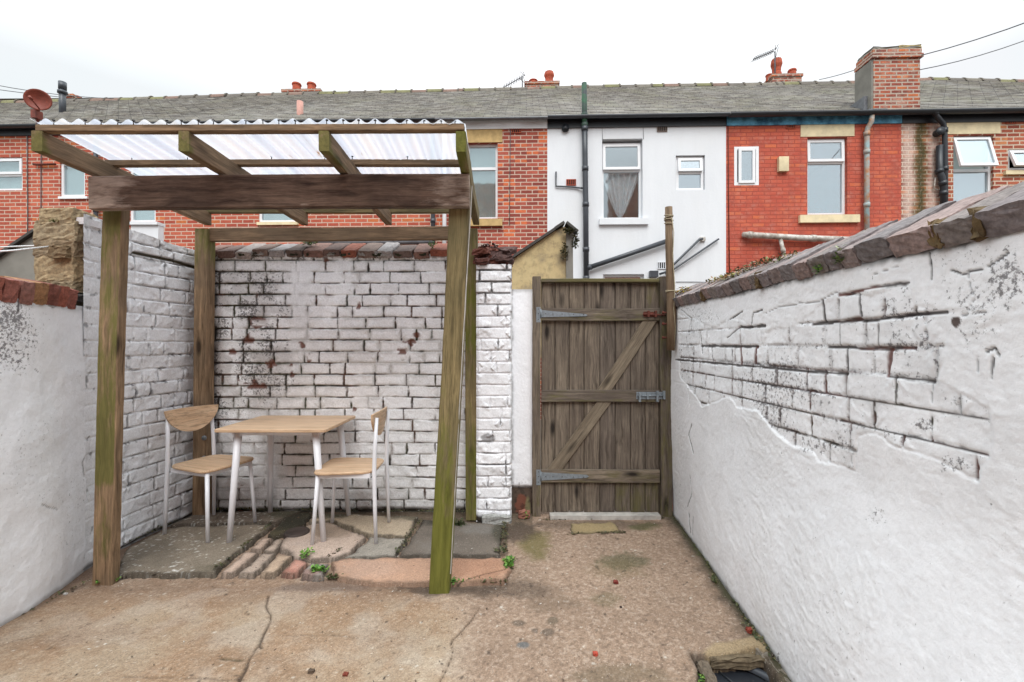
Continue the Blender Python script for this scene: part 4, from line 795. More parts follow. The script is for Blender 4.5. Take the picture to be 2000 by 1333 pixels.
t1 = nnoise(n, l, mp.outputs[0], 1, 4); mp2 = n.new('ShaderNodeMapping'); l.new(gc_, mp2.inputs['Vector']); mp2.inputs['Scale'].default_value = (40, .45, 1); t2 = nnoise(n, l, mp2.outputs[0], 1, 3)
c = ramp(n, l, t1.outputs['Fac'], [(.3, S(194, 200, 214, 1)), (.5, S(212, 215, 224, 1)), (.68, S(224, 220, 220, 1))])
c = mixn(n, l, ramp(n, l, t2.outputs['Fac'], [(.62, 0.0), (.74, .7)]), c, S(196, 186, 182, .95))
mp3 = n.new('ShaderNodeMapping'); l.new(gc_, mp3.inputs['Vector']); mp3.inputs['Scale'].default_value = (26, 3, 1); mp3.inputs['Location'].default_value = (3.3, 1, 0); t3 = nnoise(n, l, mp3.outputs[0], 1, 4)
c = mixn(n, l, ramp(n, l, t3.outputs['Fac'], [(.665, 0.0), (.73, .85)]), c, S(170, 124, 66, .8))
tl = n.new('ShaderNodeBsdfTranslucent'); df = n.new('ShaderNodeBsdfDiffuse'); tr = n.new('ShaderNodeBsdfTransparent'); gl = n.new('ShaderNodeBsdfGlossy'); gl.inputs['Roughness'].default_value = .25
l.new(c, tl.inputs['Color']); l.new(c, df.inputs['Color']); l.new(c, tr.inputs['Color'])
m1 = n.new('ShaderNodeMixShader'); m1.inputs[0].default_value = .18; l.new(tl.outputs[0], m1.inputs[1]); l.new(df.outputs[0], m1.inputs[2])
m2 = n.new('ShaderNodeMixShader'); m2.inputs[0].default_value = .30; l.new(m1.outputs[0], m2.inputs[1]); l.new(tr.outputs[0], m2.inputs[2])
m3 = n.new('ShaderNodeMixShader'); m3.inputs[0].default_value = .06; l.new(m2.outputs[0], m3.inputs[1]); l.new(gl.outputs[0], m3.inputs[2]); l.new(m3.outputs[0], n['Material Output'].inputs['Surface'])
M['sheet'] = m
mb.build('roof_sheet', m, pg)
M['screw'] = matt('dark screw', (.03, .028, .03), .5, .2, 9, 0)
for (y, a, b) in BAT:
    k = 0
    for q in range(1, 27):
        if (q*7+int(y*10)) % 5 in ((0, 3) if y > 2.2 else (0,)): continue
        if y > 2.2 and q % 2: continue
        x = L2(a, b, (q+.0)/26.5)+random.uniform(-.006, .006); mb = MB(); z0 = 2.312; yy = y-.012+random.uniform(-.004, .004)
        mb.tube([(x, yy, z0), (x+random.uniform(-.003, .003), yy, z0+.024)], .0022, 6); mb.tube([(x, yy, z0+.022), (x, yy, z0+.026)], .0065, 8); mb.build('screw', M['screw'], pg)
for z in (.45, .60):
    mb = MB(); mb.tube([(-2.29, 3.393, z), (-2.29, 3.386, z)], .018, 12); mb.build('bolt', M['galv'], pg)
# ================================================================== table and chairs
tb = thing('table', 'small square table with pale oak top and white splayed metal legs', 'table', (-1.545, 3.2, .02))
X0, X1, Y0, Y1, Z1 = -1.912, -1.192, 2.912, 3.49, .752
mb = MB(); th = .020; rc = .02; pts = []
for (cx, cy, a0) in ((X1-rc, Y1-rc, 0), (X0+rc, Y1-rc, 90), (X0+rc, Y0+rc, 180), (X1-rc, Y0+rc, 270)):
    for k in range(5): t = R(a0+k*22.5); pts.append((cx+rc*math.cos(t), cy+rc*math.sin(t)))
def plate(mb, pts, z0, z1, ins=.003, bev=.003):
    n = len(pts); cx = sum(p[0] for p in pts)/n; cy = sum(p[1] for p in pts)/n
    def rg(z, k): return [(cx+(x-cx)*(1-k/max(.01, math.hypot(x-cx, y-cy))), cy+(y-cy)*(1-k/max(.01, math.hypot(x-cx, y-cy))), z) for x, y in pts]
    vs = rg(z0, ins)+rg(z0+bev, 0)+rg(z1-bev, 0)+rg(z1, ins)
    fs = [(i*n+k, i*n+(k+1) % n, (i+1)*n+(k+1) % n, (i+1)*n+k) for i in range(3) for k in range(n)]+[tuple(range(n-1, -1, -1)), tuple(3*n+k for k in range(n))]
    mb.add(vs, fs)
plate(mb, pts, Z1-th, Z1); o = mb.build('tabletop', M['oak'], tb)
mb = MB(); i_ = .075; a = .018
for (x0, x1, y0, y1) in ((X0+i_, X1-i_, Y0+i_, Y0+i_+a), (X0+i_, X1-i_, Y1-i_-a, Y1-i_), (X0+i_, X0+i_+a, Y0+i_+a, Y1-i_-a), (X1-i_-a, X1-i_, Y0+i_+a, Y1-i_-a)): mb.box(x0, x1, y0, y1, Z1-th-.032, Z1-th-.001)
mb.build('apron', M['white_metal'], tb)
for (bx, by, tx, ty) in ((-1.828, 2.945, -1.80, 3.0), (-1.222, 2.955, -1.292, 3.0), (-1.83, 3.45, -1.80, 3.40), (-1.222, 3.41, -1.285, 3.40)):
    mb = MB(); mb.tube([(bx, by, .02), L2(Vector((bx, by, .02)), Vector((tx, ty, .73)), .5), (tx, ty, .728)], [.0165, .0205, .024], 16); mb.build('leg', M['white_metal'], tb)
def make_chair(name, label, loc, rz):
    t = thing(name, label, 'chair', (0, 0, 0), 0, 'oak and white metal chairs at the small table')
    # seat: rounded, wider at the front
    mb = MB(); pts = []
    for k in range(48):
        a = 2*math.pi*k/48; c, s = math.cos(a), math.sin(a); e = .36
        x = .195*math.copysign(abs(c)**e, c); y = (.19+.018*x/.195)*math.copysign(abs(s)**e, s); pts.append((x+.005, y))
    plate(mb, pts, .442, .460, .004, .005); mb.build('seat', M['oak'], t, world=False)
    mb = MB()
    for (x0, x1, y0, y1) in ((-.165, .165, -.165, -.147), (-.165, .165, .147, .165), (.147, .165, -.147, .147), (-.165, -.147, -.147, .147)): mb.box(x0, x1, y0, y1, .414, .4415)
    mb.build('seat_frame', M['white_metal'], t, world=False)
    for s in (-1, 1):
        mb = MB(); mb.tube([(.195, s*.178, 0), (.166, s*.160, .4405)], [.0115, .0135], 12); mb.build('leg', M['white_metal'], t, world=False)
        mb = MB(); mb.tube([(-.207, s*.176, 0), (-.198, s*.171, .25), (-.193, s*.167, .45), (-.196, s*.162, .60), (-.207, s*.156, .80)], [.0115, .013, .0140, .013, .011], 12); mb.build('leg', M['white_metal'], t, world=False)
    # half-moon backrest, curved and leaning
    mb = MB(); nu, nv = 44, 10; vs = []; g = []
    for side in (0, 1):
        for i in range(nu+1):
            for j in range(nv+1):
                u = -1+2*i/nu; top = .825+.006*(1-u*u); bot = top-.012-.158*max(0, 1-abs(u)**2)**.66; z = L2(bot, top, j/nv)
                x = -.184-(z-.60)*.10-.016*(1-u*u)+.013+(.014 if side else 0); vs.append((x, u*.190, z)); g.append((u*.2, x, z*.6))
    N = (nu+1)*(nv+1); I = lambda s, i, j: s*N+i*(nv+1)+j
    fs = [(I(s, i, j), I(s, i+1, j), I(s, i+1, j+1), I(s, i, j+1)) for s in (0, 1) for i in range(nu) for j in range(nv)]
    fs += [(I(0, i, j), I(0, i+1, j), I(1, i+1, j), I(1, i, j)) for i in range(nu) for j in (0, nv)]+[(I(0, i, j), I(0, i, j+1), I(1, i, j+1), I(1, i, j)) for i in (0, nu) for j in range(nv)]
    mb.add(vs, fs, g=g); mb.build('backrest', M['oak'], t, world=False)
    t.location = loc; t.rotation_euler = (0, 0, rz); return t
ch1 = make_chair('chair', 'left chair by the brick side wall, its half moon oak backrest turned to us', (-2.085, 3.165, .022), R(-19))
ch2 = ch1.copy(); link(ch2)
for c_ in list(ch1.children): d_ = c_.copy(); link(d_); d_.parent = ch2
ch2.location = (-1.085, 3.09, .022); ch2.rotation_euler = (0, 0, R(180+2)); ch2['label'] = 'right chair between the table and leaning post, backrest seen edge on'
# ================================================================== gate
GY_ = 3.45
def GP(x, y, dy=0): return P(x, y, GY_+dy)
def gwx(x): return (x-VX)/F*GY_
def gwz(y): return CH+(VY-y)/F*GY_
gt = thing('gate', 'weathered ledged and braced plank gate with galvanised hinges', 'gate', (gwx(1172), GY_, .02))
edges = [1057, 1084, 1112, 1141, 1172, 1202, 1232, 1261, 1288]
for k in range(8):
    x0, x1 = gwx(edges[k])+.0018, gwx(edges[k+1])-.0018
    board('plank', ((x0+x1)/2, GY_+.018, .022+.003*(k % 3)), ((x0+x1)/2+.001*(k % 2), GY_+.018, gwz(550)), x1-x0, .018, M['w_gate'], gt, up=(0, 1, 0), alg=lambda q, n, k=k: (.36 if q.z < .28 and k > 4 else 0)+(.12 if q.z > 1.62 else 0)+(.25*(k == 7) if q.z > 1.3 else 0), ch=.0045, jig=.0002)
al_ = lambda q, n: .12
board('backing_board', (gwx(1172), GY_+.031, .03), (gwx(1172), GY_+.031, gwz(552)), gwx(1287)-gwx(1058), .006, M['w_gate'], gt, up=(0, 1, 0), ch=.001)
for (ya, yb, name) in ((603, 627, 'ledge'), (762, 785, 'ledge'), (917, 942, 'ledge')):
    z0, z1 = gwz(yb), gwz(ya); board(name, (gwx(1057), GY_-.006, (z0+z1)/2), (gwx(1287), GY_-.006, (z0+z1)/2), .026, z1-z0, M['w_gate'], gt, alg=lambda q, n: .34 if n.z < 0 else .24, ch=.003)
board('top_rail', (gwx(1057), GY_-.002, gwz(549)), (gwx(1285), GY_-.002, gwz(549)), .05, .028, M['w_gate'], gt, alg=lambda q, n: .5)
def brace(xa, ya, xb, yb, w):
    a, b = GP(xa, ya, -.001), GP(xb, yb, -.001); board('brace', a, b, w, .016, M['w_brace'], gt, up=(0, 1, 0), alg=lambda q, n: .1, ch=.003)
brace(1075, 929, 1189, 772, .092); brace(1171, 776, 1278, 614, .092)
def strap(y, x0, x1, h0, h1, dy):
    mb = MB(); a = GP(x0, y-h0/2, dy); pts = [GP(x0, y-h0/2, dy), GP(x1-4, y-h1/2+(3 if y < 700 else 0), dy), GP(x1, y+(3 if y < 700 else 0), dy), GP(x1-4, y+h1/2+(3 if y < 700 else 0), dy), GP(x0, y+h0/2, dy)]
    mb.prism(pts, (0, .003, 0)); mb.prism([GP(1047.5, y-13, dy-.001), GP(1056, y-13, dy-.001), GP(1056, y+17, dy-.001), GP(1047.5, y+17, dy-.001)], (0, .004, 0))
    mb.tube([GP(1056.5, y-9, dy-.002), GP(1056.5, y+9, dy-.002)], .005, 10); h = mb.build('hinge', M['galv'], gt)
    mb = MB()
    for xx in (1066, 1080, 1098, 1120, 1140): mb.tube([GP(xx, y+(xx-1060)*.02, dy), GP(xx, y+(xx-1060)*.02, dy-.003)], .0035, 8)
    for yy in (y-9, y, y+11): mb.tube([GP(1051.5, yy, dy-.001), GP(1051.5, yy, dy-.004)], .0035, 8)
    mb.build('screws', M['screw'], h)
strap(613, 1057, 1148, 14, 4, -.0235); strap(931, 1057, 1150, 16, 6, -.0235)
mb = MB(); d = -.024
mb.prism([GP(1243, 766, d), GP(1297, 766, d), GP(1297, 780, d), GP(1243, 780, d)], (0, .003, 0)); mb.tube([GP(1245, 773, d-.010), GP(1299, 773, d-.010)], .006, 10)
for xx in (1247, 1262, 1281, 1294): mb.box(GP(xx-2, 0).x, GP(xx+2, 0).x, GY_+d-.018, GY_+d, gwz(784 if xx in (1247, 1281) else 779), gwz(763 if xx in (1281, 1294) else 767))
mb.build('bolt', M['galv'], gt)
mb = MB(); mb.tube([GP(1256, 614, d-.008), GP(1300, 616, d-.008)], .006, 10); mb.prism([GP(1257, 609, d), GP(1283, 610, d), GP(1283, 619, d), GP(1257, 619, d)], (0, .003, 0)); mb.box(GP(1262, 0).x, GP(1266, 0).x, GY_+d-.016, GY_+d, gwz(620), gwz(608)); mb.box(GP(1276, 0).x, GP(1280, 0).x, GY_+d-.016, GY_+d, gwz(620), gwz(608)); mb.build('bolt', M['rust'], gt)
def gpost(x0, x1, ytop, label, al):
    xx0, xx1 = gwx(x0), gwx(x1); mb_ = board('gate_post', ((xx0+xx1)/2, GY_+.02, -.02), ((xx0+xx1)/2-.002, GY_+.02, gwz(ytop)), xx1-xx0, .085, M['w_gate'], None, up=(0, 1, 0), alg=al, ch=.004, jig=.002)
    c = Vector(((xx0+xx1)/2, GY_+.02, 0)); me = mb_.data; me.transform(Matrix.Translation(-c)); mb_.location = c; tag(mb_, label, 'gate post')
gpost(1040, 1056, 541, 'hinge side timber gate post beside the white rendered strip', lambda q, n: 0.2 if q.z > .3 else .3)
gpost(1289, 1311, 541, 'latch side timber gate post with mossy flaking face by the right wall', lambda q, n: .34)
mb = MB(); a, b = G(1075, 1016), G(1290, 1014); mb.box(a.x, b.x, 3.37, 3.44, -.02, .028); mb.box(a.x+.03, b.x-.05, 3.4405, 3.52, -.02, .020)
tag(mb.build('threshold', M['w_white'], None, loc=(gwx(1172), 3.41, 0)), 'worn whitish threshold board under the gate', 'threshold')
# old clothes pole strapped to the post
pl = thing('washing_line_pole', 'tall grey brown wooden pole tied with string beside the gate', 'pole', (gwx(1310), 3.33, 0))
mb = MB(); Yp = 3.33; pts = [P(1306, 405, Yp), P(1307, 480, Yp), P(1309, 550, Yp), P(1312, 620, Yp), P(1310, 685, Yp)]; mb.tube(pts, [.026, .027, .029, .034, .028], 14); mb.build('shaft', M['w_pole'], pl)
mb = MB()
for k, y in enumerate((421, 425, 431, 437)):
    c0_ = P(1306, y, Yp); mb.tube([c0_+Vector((math.cos(t)*.0305, math.sin(t)*.0305, .006*math.sin(t+k*2))) for t in [i*.524 for i in range(13)]], .0035, 6)
mb.tube([P(1312, 424, Yp-.03), P(1316, 455, Yp-.03), P(1314, 500, Yp-.033), P(1318, 560, Yp-.035), P(1316, 605, Yp-.035), P(1319, 640, Yp-.03), P(1317, 680, Yp-.02)], .003, 6)
for k, y in enumerate((568, 569.5)):
    c0_ = P(1309, y, Yp); mb.tube([c0_+Vector((math.cos(t)*.032, math.sin(t)*.032, .003*math.sin(t+k*2))) for t in [i*.524 for i in range(13)]], .003, 6)
mb.tube([P(1312, 569, Yp-.03), P(1330, 567, Yp), P(1352, 560, Yp+.05)], .0022, 6); mb.build('string', M['rope'], pl)
for y in (611, 633, 660):
    mb = MB(); mb.tube([P(1293, y, 3.36), P(1307, y, 3.345)], .0065, 8); mb.tube([P(1302, y, 3.35), P(1305, y, 3.347)], .014, 8); mb.tube([P(1294, y, 3.36), P(1296, y, 3.36)], .012, 8); mb.build('rusty_bolt', M['rust'], pl)
# washing lines from the stone wall end going off to the left
for k, (pa, pb, lb) in enumerate((((104, 479, 2.6), (-60, 483, 2.9), 'upper thin white washing line stretched from the stone wall end'), ((103, 481, 2.6), (-60, 496, 2.2), 'lower thin white washing line stretched from the stone wall end'))):
    a, b = P(*pa), P(*pb); mb = MB(); mb.tube([a, (a+b)/2-Vector((0, 0, .004)), b], .0042, 8); tag(mb.build('washing_line', M['upvc'], None, loc=tuple(a)), lb, 'washing line')
# ================================================================== terrace of houses behind the lane
A = math.atan(-.03); CA = math.cos(A)
def facX(xp): k = (xp-VX)/F; return 8.8*k/(1+.03*k)
def fu(xp): return facX(xp)/CA
def fy(xp): return 8.8-.03*facX(xp)
def fz(xp, yp): return CH+(VY-yp)/F*fy(xp)
EAVE = 5.61
RIDGE = [(-1400, 196), (0, 199), (250, 193), (500, 184), (650, 181), (1000, 173), (1100, 169), (1400, 165), (1680, 160), (1820, 153), (2000, 158), (2600, 158)]
def ridge_z(u):                                  # height of the ridge line at distance u along the terrace, 4 m behind the wall
    X = u*CA-4*math.sin(A); Y = 8.8+u*math.sin(A)+4*CA; xp = VX+F*X/Y
    yp = np.interp(xp, [q[0] for q in RIDGE], [q[1] for q in RIDGE]); return CH+(VY-yp)/F*Y
M['slate'] = None
def slatemat(name, moss):
    m, n, l, p = newmat(name); g = attr(n, 'gco', 'Vector')
    b = n.new('ShaderNodeTexBrick'); l.new(g, b.inputs['Vector']); b.inputs['Scale'].default_value = 1; b.inputs['Brick Width'].default_value = .28; b.inputs['Row Height'].default_value = .18; b.inputs['Mortar Size'].default_value = .005; b.inputs['Mortar Smooth'].default_value = .1
    b.inputs['Color1'].default_value = (0, 0, 0, 1); b.inputs['Color2'].default_value = (1, 1, 1, 1); b.inputs['Mortar'].default_value = (.5, .5, .5, 1)
    c = ramp(n, l, b.outputs['Color'], [(0, S(134, 126, 118, .56)), (.5, S(152, 144, 135, .6)), (1, S(170, 163, 152, .62))])
    t = nnoise(n, l, g, 1.1, 4); t2 = nnoise(n, l, g, 14, 5, .7)
    ms_ = n.new('ShaderNodeMapping'); l.new(g, ms_.inputs['Vector']); ms_.inputs['Scale'].default_value = (2.2, 22, 1); t3 = nnoise(n, l, ms_.outputs[0], 1, 5, .75)
    c = mixn(n, l, ramp(n, l, t3.outputs['Fac'], [(.45, 0.0), (.62, .8)]), c, S(92, 86, 82, .5)); c = mixn(n, l, ramp(n, l, t2.outputs['Fac'], [(.45, 0.0), (.75, .4)]), c, S(190, 186, 178, .7))
    mm = n.new('ShaderNodeMath'); mm.operation = 'MULTIPLY'; l.new(ramp(n, l, t.outputs['Fac'], [(.45, 0.0), (.62, moss)]), mm.inputs[0]); l.new(ramp(n, l, t2.outputs['Fac'], [(.4, .2), (.6, 1.0)]), mm.inputs[1])
    c = mixn(n, l, mm.outputs[0], c, S(156, 154, 126, .6)); c = mixn(n, l, b.outputs['Fac'], c, S(50, 46, 44, .5))
    l.new(c, p.inputs['Base Color']); p.inputs['Roughness'].default_value = .6; bump(n, l, t2.outputs['Fac'], p, .5, .008); return m
M['slate'] = slatemat('grey slates', .35); M['slate_moss'] = slatemat('mossy grey slates', .6)
M['brick_a'] = brickmat('red brick wall', S(178, 78, 58, .84), S(216, 112, 82, .84), S(216, 188, 168, .8), odd=S(214, 120, 62, .85), oddamt=.08)
M['brick_b'] = brickmat('dark red brick wall', S(150, 66, 54, .8), S(204, 102, 80, .8), S(216, 188, 170, .8), odd=S(226, 116, 66, .88), oddamt=.10)
M['brick_r'] = brickmat('red painted brick wall', S(196, 88, 68, .86), S(208, 100, 76, .86), S(176, 82, 64, .84), dirt=S(160, 76, 62, .75), odd=S(222, 116, 72, .88), oddamt=.04, bstr=.6, patch=[(S(218, 116, 80, .88), .7, 2.0), (S(166, 84, 72, .82), .75, 3.1), (S(196, 130, 114, .85), .5, 5.5)])
EFF = S(226, 204, 190, .85)
def cpos(x, y, d):                              # picture point on a plane d metres in front of the facade
    k = (x-VX)/F; X = (8.8-d)*k/(1+.03*k); return (X-d*math.sin(A))/CA, CH+(VY-y)/F*(8.8-d-.03*X)
def hx(x, h): return fu(x)-h.u0
def pier_mat(h):
    return brickmat('unpainted stained brick', S(140, 66, 50, .8), S(196, 120, 92, .8), S(214, 196, 176, .85), odd=S(214, 130, 84, .85), stain=[(hx(1758, h), hx(1792, h), EFF, .8), (hx(1808, h), hx(1838, h), EFF, .7), (hx(1780, h), hx(1816, h), S(96, 92, 34, .6), .95), (hx(1790, h), hx(1806, h), S(70, 66, 26, .6), .8)])
M['brick_e'] = brickmat('orange brick wall', S(156, 74, 54, .82), S(206, 116, 84, .82), S(214, 194, 172, .85), odd=S(214, 140, 90, .85), ms=.012)
M['brick_c'] = brickmat('weathered chimney brick', S(140, 62, 48, .8), S(198, 104, 76, .8), S(196, 178, 162, .75), odd=S(214, 122, 66, .9), oddamt=.12, ms=.014, bw=.205, rh=.07, patch=[(S(206, 190, 174, .8), .5, 3.3), (S(116, 70, 60, .7), .7, 2.1), (S(216, 116, 70, .9), .5, 4.5)], dirt=S(90, 60, 54, .6))
m, n, l, p = newmat('white masonry wall'); v = objco(n); mp = n.new('ShaderNodeMapping'); l.new(v, mp.inputs['Vector']); mp.inputs['Scale'].default_value = (2.2, 2.2, .5)
c = ramp(n, l, nnoise(n, l, mp.outputs[0], 1, 6, .7).outputs['Fac'], [(.3, (.66, .68, .71)), (.52, (.71, .73, .76)), (.7, (.74, .76, .79))])
c = mixn(n, l, ramp(n, l, nnoise(n, l, v, 1.1, 4).outputs['Fac'], [(.5, 0.0), (.75, .35)]), c, (.70, .70, .69)); l.new(c, p.inputs['Base Color']); p.inputs['Roughness'].default_value = .75; bump(n, l, nnoise(n, l, v, 22, 5).outputs['Fac'], p, .4, .006); M['white_wall'] = m
M['blue_paint'] = matt('peeling blue paint', S(110, 184, 220, 1.0), .7, .6, 5, .3, c2=S(60, 120, 156, .7))
M['rust_blue'] = matt('rusty pipe with pale blue paint', S(160, 186, 190, .85), .75, .5, 7, .4, c2=S(196, 130, 78, .8))
M['pipe_white'] = matt('stained white pipe', S(214, 210, 204, .85), .6, .5, 9, .2, c2=S(160, 146, 132, .7))
M['green_pipe'] = matt('pipe with flaking green paint', S(64, 70, 74, .6), .7, .6, 8, .4, c2=S(44, 110, 70, .6))
M['grey_render'] = matt('grey cement render', S(150, 146, 138, .75), .9, .3, 2.5, .4)
class House:
    def __init__(s, x0, x1, label, name='terraced_house'):
        s.ua, s.ub = fu(x0), fu(x1); s.u0 = (s.ua+s.ub)/2; s.a, s.b = s.ua-s.u0, s.ub-s.u0
        s.root = thing(name, label, 'house', (s.u0*CA, 8.8+s.u0*math.sin(A), 0), A, 'terraced houses along the far side of the lane')
    def c(s, x, y, d=0): q = cpos(x, y, d); return q[0]-s.u0, q[1]
    def bld(s, mb, name, mat, parent=None): return mb.build(name, mat, parent or s.root, world=False)
    def wall(s, mats, openings, zb=-.2, extra_mats=None, depth=.11, sill_y=None):
        mb = MB(); us = sorted({s.a, s.b, *[q for o in openings for q in (o[0], o[1])]} | set(extra_mats[1] if extra_mats else [])); zs = sorted({zb, EAVE-.02, *[q for o in openings for q in (o[2], o[3])]})
        for i in range(len(us)-1):
            for j in range(len(zs)-1):
                um, zm = (us[i]+us[i+1])/2, (zs[j]+zs[j+1])/2
                if any(o[0] < um < o[1] and o[2] < zm < o[3] for o in openings): continue
                mi = extra_mats[0](um) if extra_mats else 0
                mb.add([(us[i], 0, zs[j]), (us[i+1], 0, zs[j]), (us[i+1], 0, zs[j+1]), (us[i], 0, zs[j+1])], [(0, 1, 2, 3)], mi)
        for (a, b, c, d) in openings:
            D = .20
            for q in ([(a, 0, c), (a, D, c), (a, D, d), (a, 0, d)], [(b, 0, c), (b, D, c), (b, D, d), (b, 0, d)], [(a, 0, d), (b, 0, d), (b, D, d), (a, D, d)], [(a, 0, c), (b, 0, c), (b, D, c), (a, D, c)]): mb.add(q, [(0, 1, 2, 3)], extra_mats[0]((a+b)/2) if extra_mats else 0)
        # ends, back and ceiling close the shell
        z1 = EAVE-.02; B = 7.9; e = .004
        mb.add([(s.a+e, 0, zb), (s.a+e, B, zb), (s.a+e, B, z1), (s.a+e, 0, z1)], [(0, 1, 2, 3)]); mb.add([(s.b-e, 0, zb), (s.b-e, B, zb), (s.b-e, B, z1), (s.b-e, 0, z1)], [(0, 1, 2, 3)])
        mb.add([(s.a, B, zb), (s.b, B, zb), (s.b, B, z1), (s.a, B, z1)], [(0, 1, 2, 3)]); mb.add([(s.a, .01, z1-.1), (s.b, .01, z1-.1), (s.b, B, z1-.1), (s.a, B, z1-.1)], [(0, 1, 2, 3)])
        return s.bld(mb, 'wall', mats)
    def roof(s, mat):
        mb = MB(); nr = 27; nu = max(6, int((s.b-s.a)/.14)); rr = random.Random(int(s.u0*100)+9); e0 = (-.12, EAVE-.02)
        L_ = math.hypot(4.12, 2.9)
        rows = []
        for r in range(nr):
            vs = []; g = []
            jit = [rr.uniform(-.008, .008) for _ in range(nu+1)]
            for tt, lift in ((r/nr, .024), ((r+1.05)/nr, .004)):
                for i in range(nu+1):
                    u = s.a+(s.b-s.a)*i/nu; zr = ridge_z(u+s.u0)-.05; y = L2(-.12, 4.0, min(1, tt))+(jit[i] if lift > .01 else 0); sag = .03*math.sin((u+s.u0)*.9)*math.sin(tt*3.14)
                    vs.append((u, y, L2(EAVE-.01, zr, min(1, tt))+lift+sag)); g.append((u+s.u0+r*.0, tt*L_, 0))
            n1_ = nu+1; fs = [(i, i+1, n1_+i+1, n1_+i) for i in range(nu)]
            # little riser at the lower edge of each course
            b = len(vs); vs += [(vs[i][0], vs[i][1]+.002, vs[i][2]-.024) for i in range(nu+1)]; g += [g[i] for i in range(nu+1)]; fs += [(i, i+1, b+i+1, b+i) for i in range(nu)]
            mb.add(vs, fs, g=g)
        za, zb_ = ridge_z(s.a+s.u0)-.05, ridge_z(s.b+s.u0)-.05
        mb.add([(s.a, 4, za), (s.b, 4, zb_), (s.b, 8.1, EAVE), (s.a, 8.1, EAVE)], [(0, 1, 2, 3)], g=[(0, 0, 0), (4, 0, 0), (4, 4, 0), (0, 4, 0)])
        rf = s.bld(mb, 'roof', mat)
        mb = MB(); u = s.a; k = 0
        while u < s.b-.05:
            w_ = min(.44, s.b-u); z0, z1_ = ridge_z(u+s.u0)-.035, ridge_z(u+w_+s.u0)-.035; dz = rr.uniform(-.012, .012)
            pts = [(-.13, -.085), (-.10, -.01), (-.05, .035), (0, .05), (.05, .035), (.10, -.01), (.13, -.085)]; vs = [(u+.004, 4+a_, z0+b_+dz) for a_, b_ in pts]+[(u+w_-.004, 4+a_, z1_+b_+dz) for a_, b_ in pts]
            mb.add(vs, [(i, i+1, 8+i, 7+i) for i in range(6)]+[tuple(range(7)), tuple(range(13, 6, -1))], c=rr.choice([S(150, 142, 130, .6), S(132, 124, 116, .6), S(150, 146, 104, .6), S(160, 130, 116, .6)]))
            mb.add([(u+w_-.03, 4+a_*1.12, z1_+b_*1.0+dz+.018) for a_, b_ in pts]+[(u+w_+.01, 4+a_*1.12, z1_+b_+dz+.018) for a_, b_ in pts], [(i, i+1, 8+i, 7+i) for i in range(6)]+[tuple(range(7)), tuple(range(13, 6, -1))], c=S(128, 118, 106, .6)); u += w_; k += 1
        s.bld(mb, 'ridge_tiles', M['stone'], rf); return rf
    def gutter(s, mat, r=.055, dz=0, y=-.15):
        mb = MB(); N = 8; n = 9; vs = []; 
        for i in range(N+1):
            u = L2(s.a, s.b, i/N)
            for k in range(n+1): t = math.pi+math.pi*k/n; vs.append((u, y+r*math.cos(t), EAVE-.02+dz+r*math.sin(t)))
            for k in range(n+1): t = 2*math.pi-math.pi*k/n; vs.append((u, y+(r-.006)*math.cos(t), EAVE-.02+dz+(r-.006)*math.sin(t)))
        q = 2*n+2; mb.add(vs, [(i*q+k, i*q+(k+1) % q, (i+1)*q+(k+1) % q, (i+1)*q+k) for i in range(N) for k in range(q)], smooth=True); return s.bld(mb, 'gutter', mat)
    def fascia(s, mat, t=.145): mb = MB(); mb.box(s.a+.004, s.b-.004, -.03, .0, EAVE-.02-t, EAVE-.0); return s.bld(mb, 'fascia', mat)
    def bar(s, name, x0, x1, y0, y1, mat, out=.03, inn=.0, parent=None):   # a flat block on the wall given by picture edges
        a, zt = s.c(x0, y0, max(0, out)); b, zb = s.c(x1, y1, max(0, out)); mb = MB(); mb.box(a, b, -out, inn, zb, zt); return s.bld(mb, name, mat, parent)
    def window(s, x0, y0, x1, y1, inset=.09, split=None, sash=None, fr=.045, curtain=None, dark=False, glass='glass', openang=0, sashx=None):
        a, z1 = s.c(x0, y0); b, z0 = s.c(x1, y1); f = inset
        def ring(mb, a, b, c, d, t, ya, yb, T=None):
            mb.box(a, a+t, ya, yb, c, d, T=T); mb.box(b-t, b, ya, yb, c, d, T=T); mb.box(a+t, b-t, ya+.001, yb, c, c+t, T=T); mb.box(a+t, b-t, ya+.001, yb, d-t, d, T=T)
        mb = MB(); ring(mb, a, b, z0, z1, fr, f, f+.06)
        zs = L2(z1, z0, split) if split else None
        if zs: mb.box(a+fr, b-fr, f+.001, f+.058, zs-fr*.6, zs+fr*.6)
        win = s.bld(mb, 'window', M['upvc'])
        panes = []
        if zs: panes = [(a+fr, b-fr, z0+fr, zs-fr*.6)]; top = (a+fr, b-fr, zs+fr*.6, z1-fr)
        else: panes = [(a+fr, b-fr, z0+fr, z1-fr)]; top = panes[0] if sash else None
        if sash and not zs: panes = []
        for (pa, pb, pc, pd) in panes: q = MB(); q.box(pa, pb, f+.028, f+.034, pc, pd); s.bld(q, 'pane', M[glass], win)
        if zs and not sash: q = MB(); q.box(top[0], top[1], f+.028, f+.034, top[2], top[3]); s.bld(q, 'pane', M[glass], win)
        if sash:
            ta, tb_, tc_, td = top; ta -= .018; tb_ += .018; tc_ -= .018; td += .018; hz = td; ang = R(openang)
            if sashx: ta, tb_ = s.c(sashx[0], y0)[0], s.c(sashx[1], y0)[0]
            def T(v): dz = v.z-hz; dy = v.y-(f-.02); c_, s_ = math.cos(ang), math.sin(ang); return Vector((v.x, f-.02+dy*c_+dz*s_, hz+dz*c_-dy*s_))
            q = MB(); ring(q, ta, tb_, tc_, td, .05, f-.024, f+.02, T=T); sh = s.bld(q, 'sash', M['upvc'], win)
            q = MB(); q.box(ta+.05, tb_-.05, f-.004, f+.003, tc_+.05, td-.05, T=T); s.bld(q, 'pane', M[glass], win)
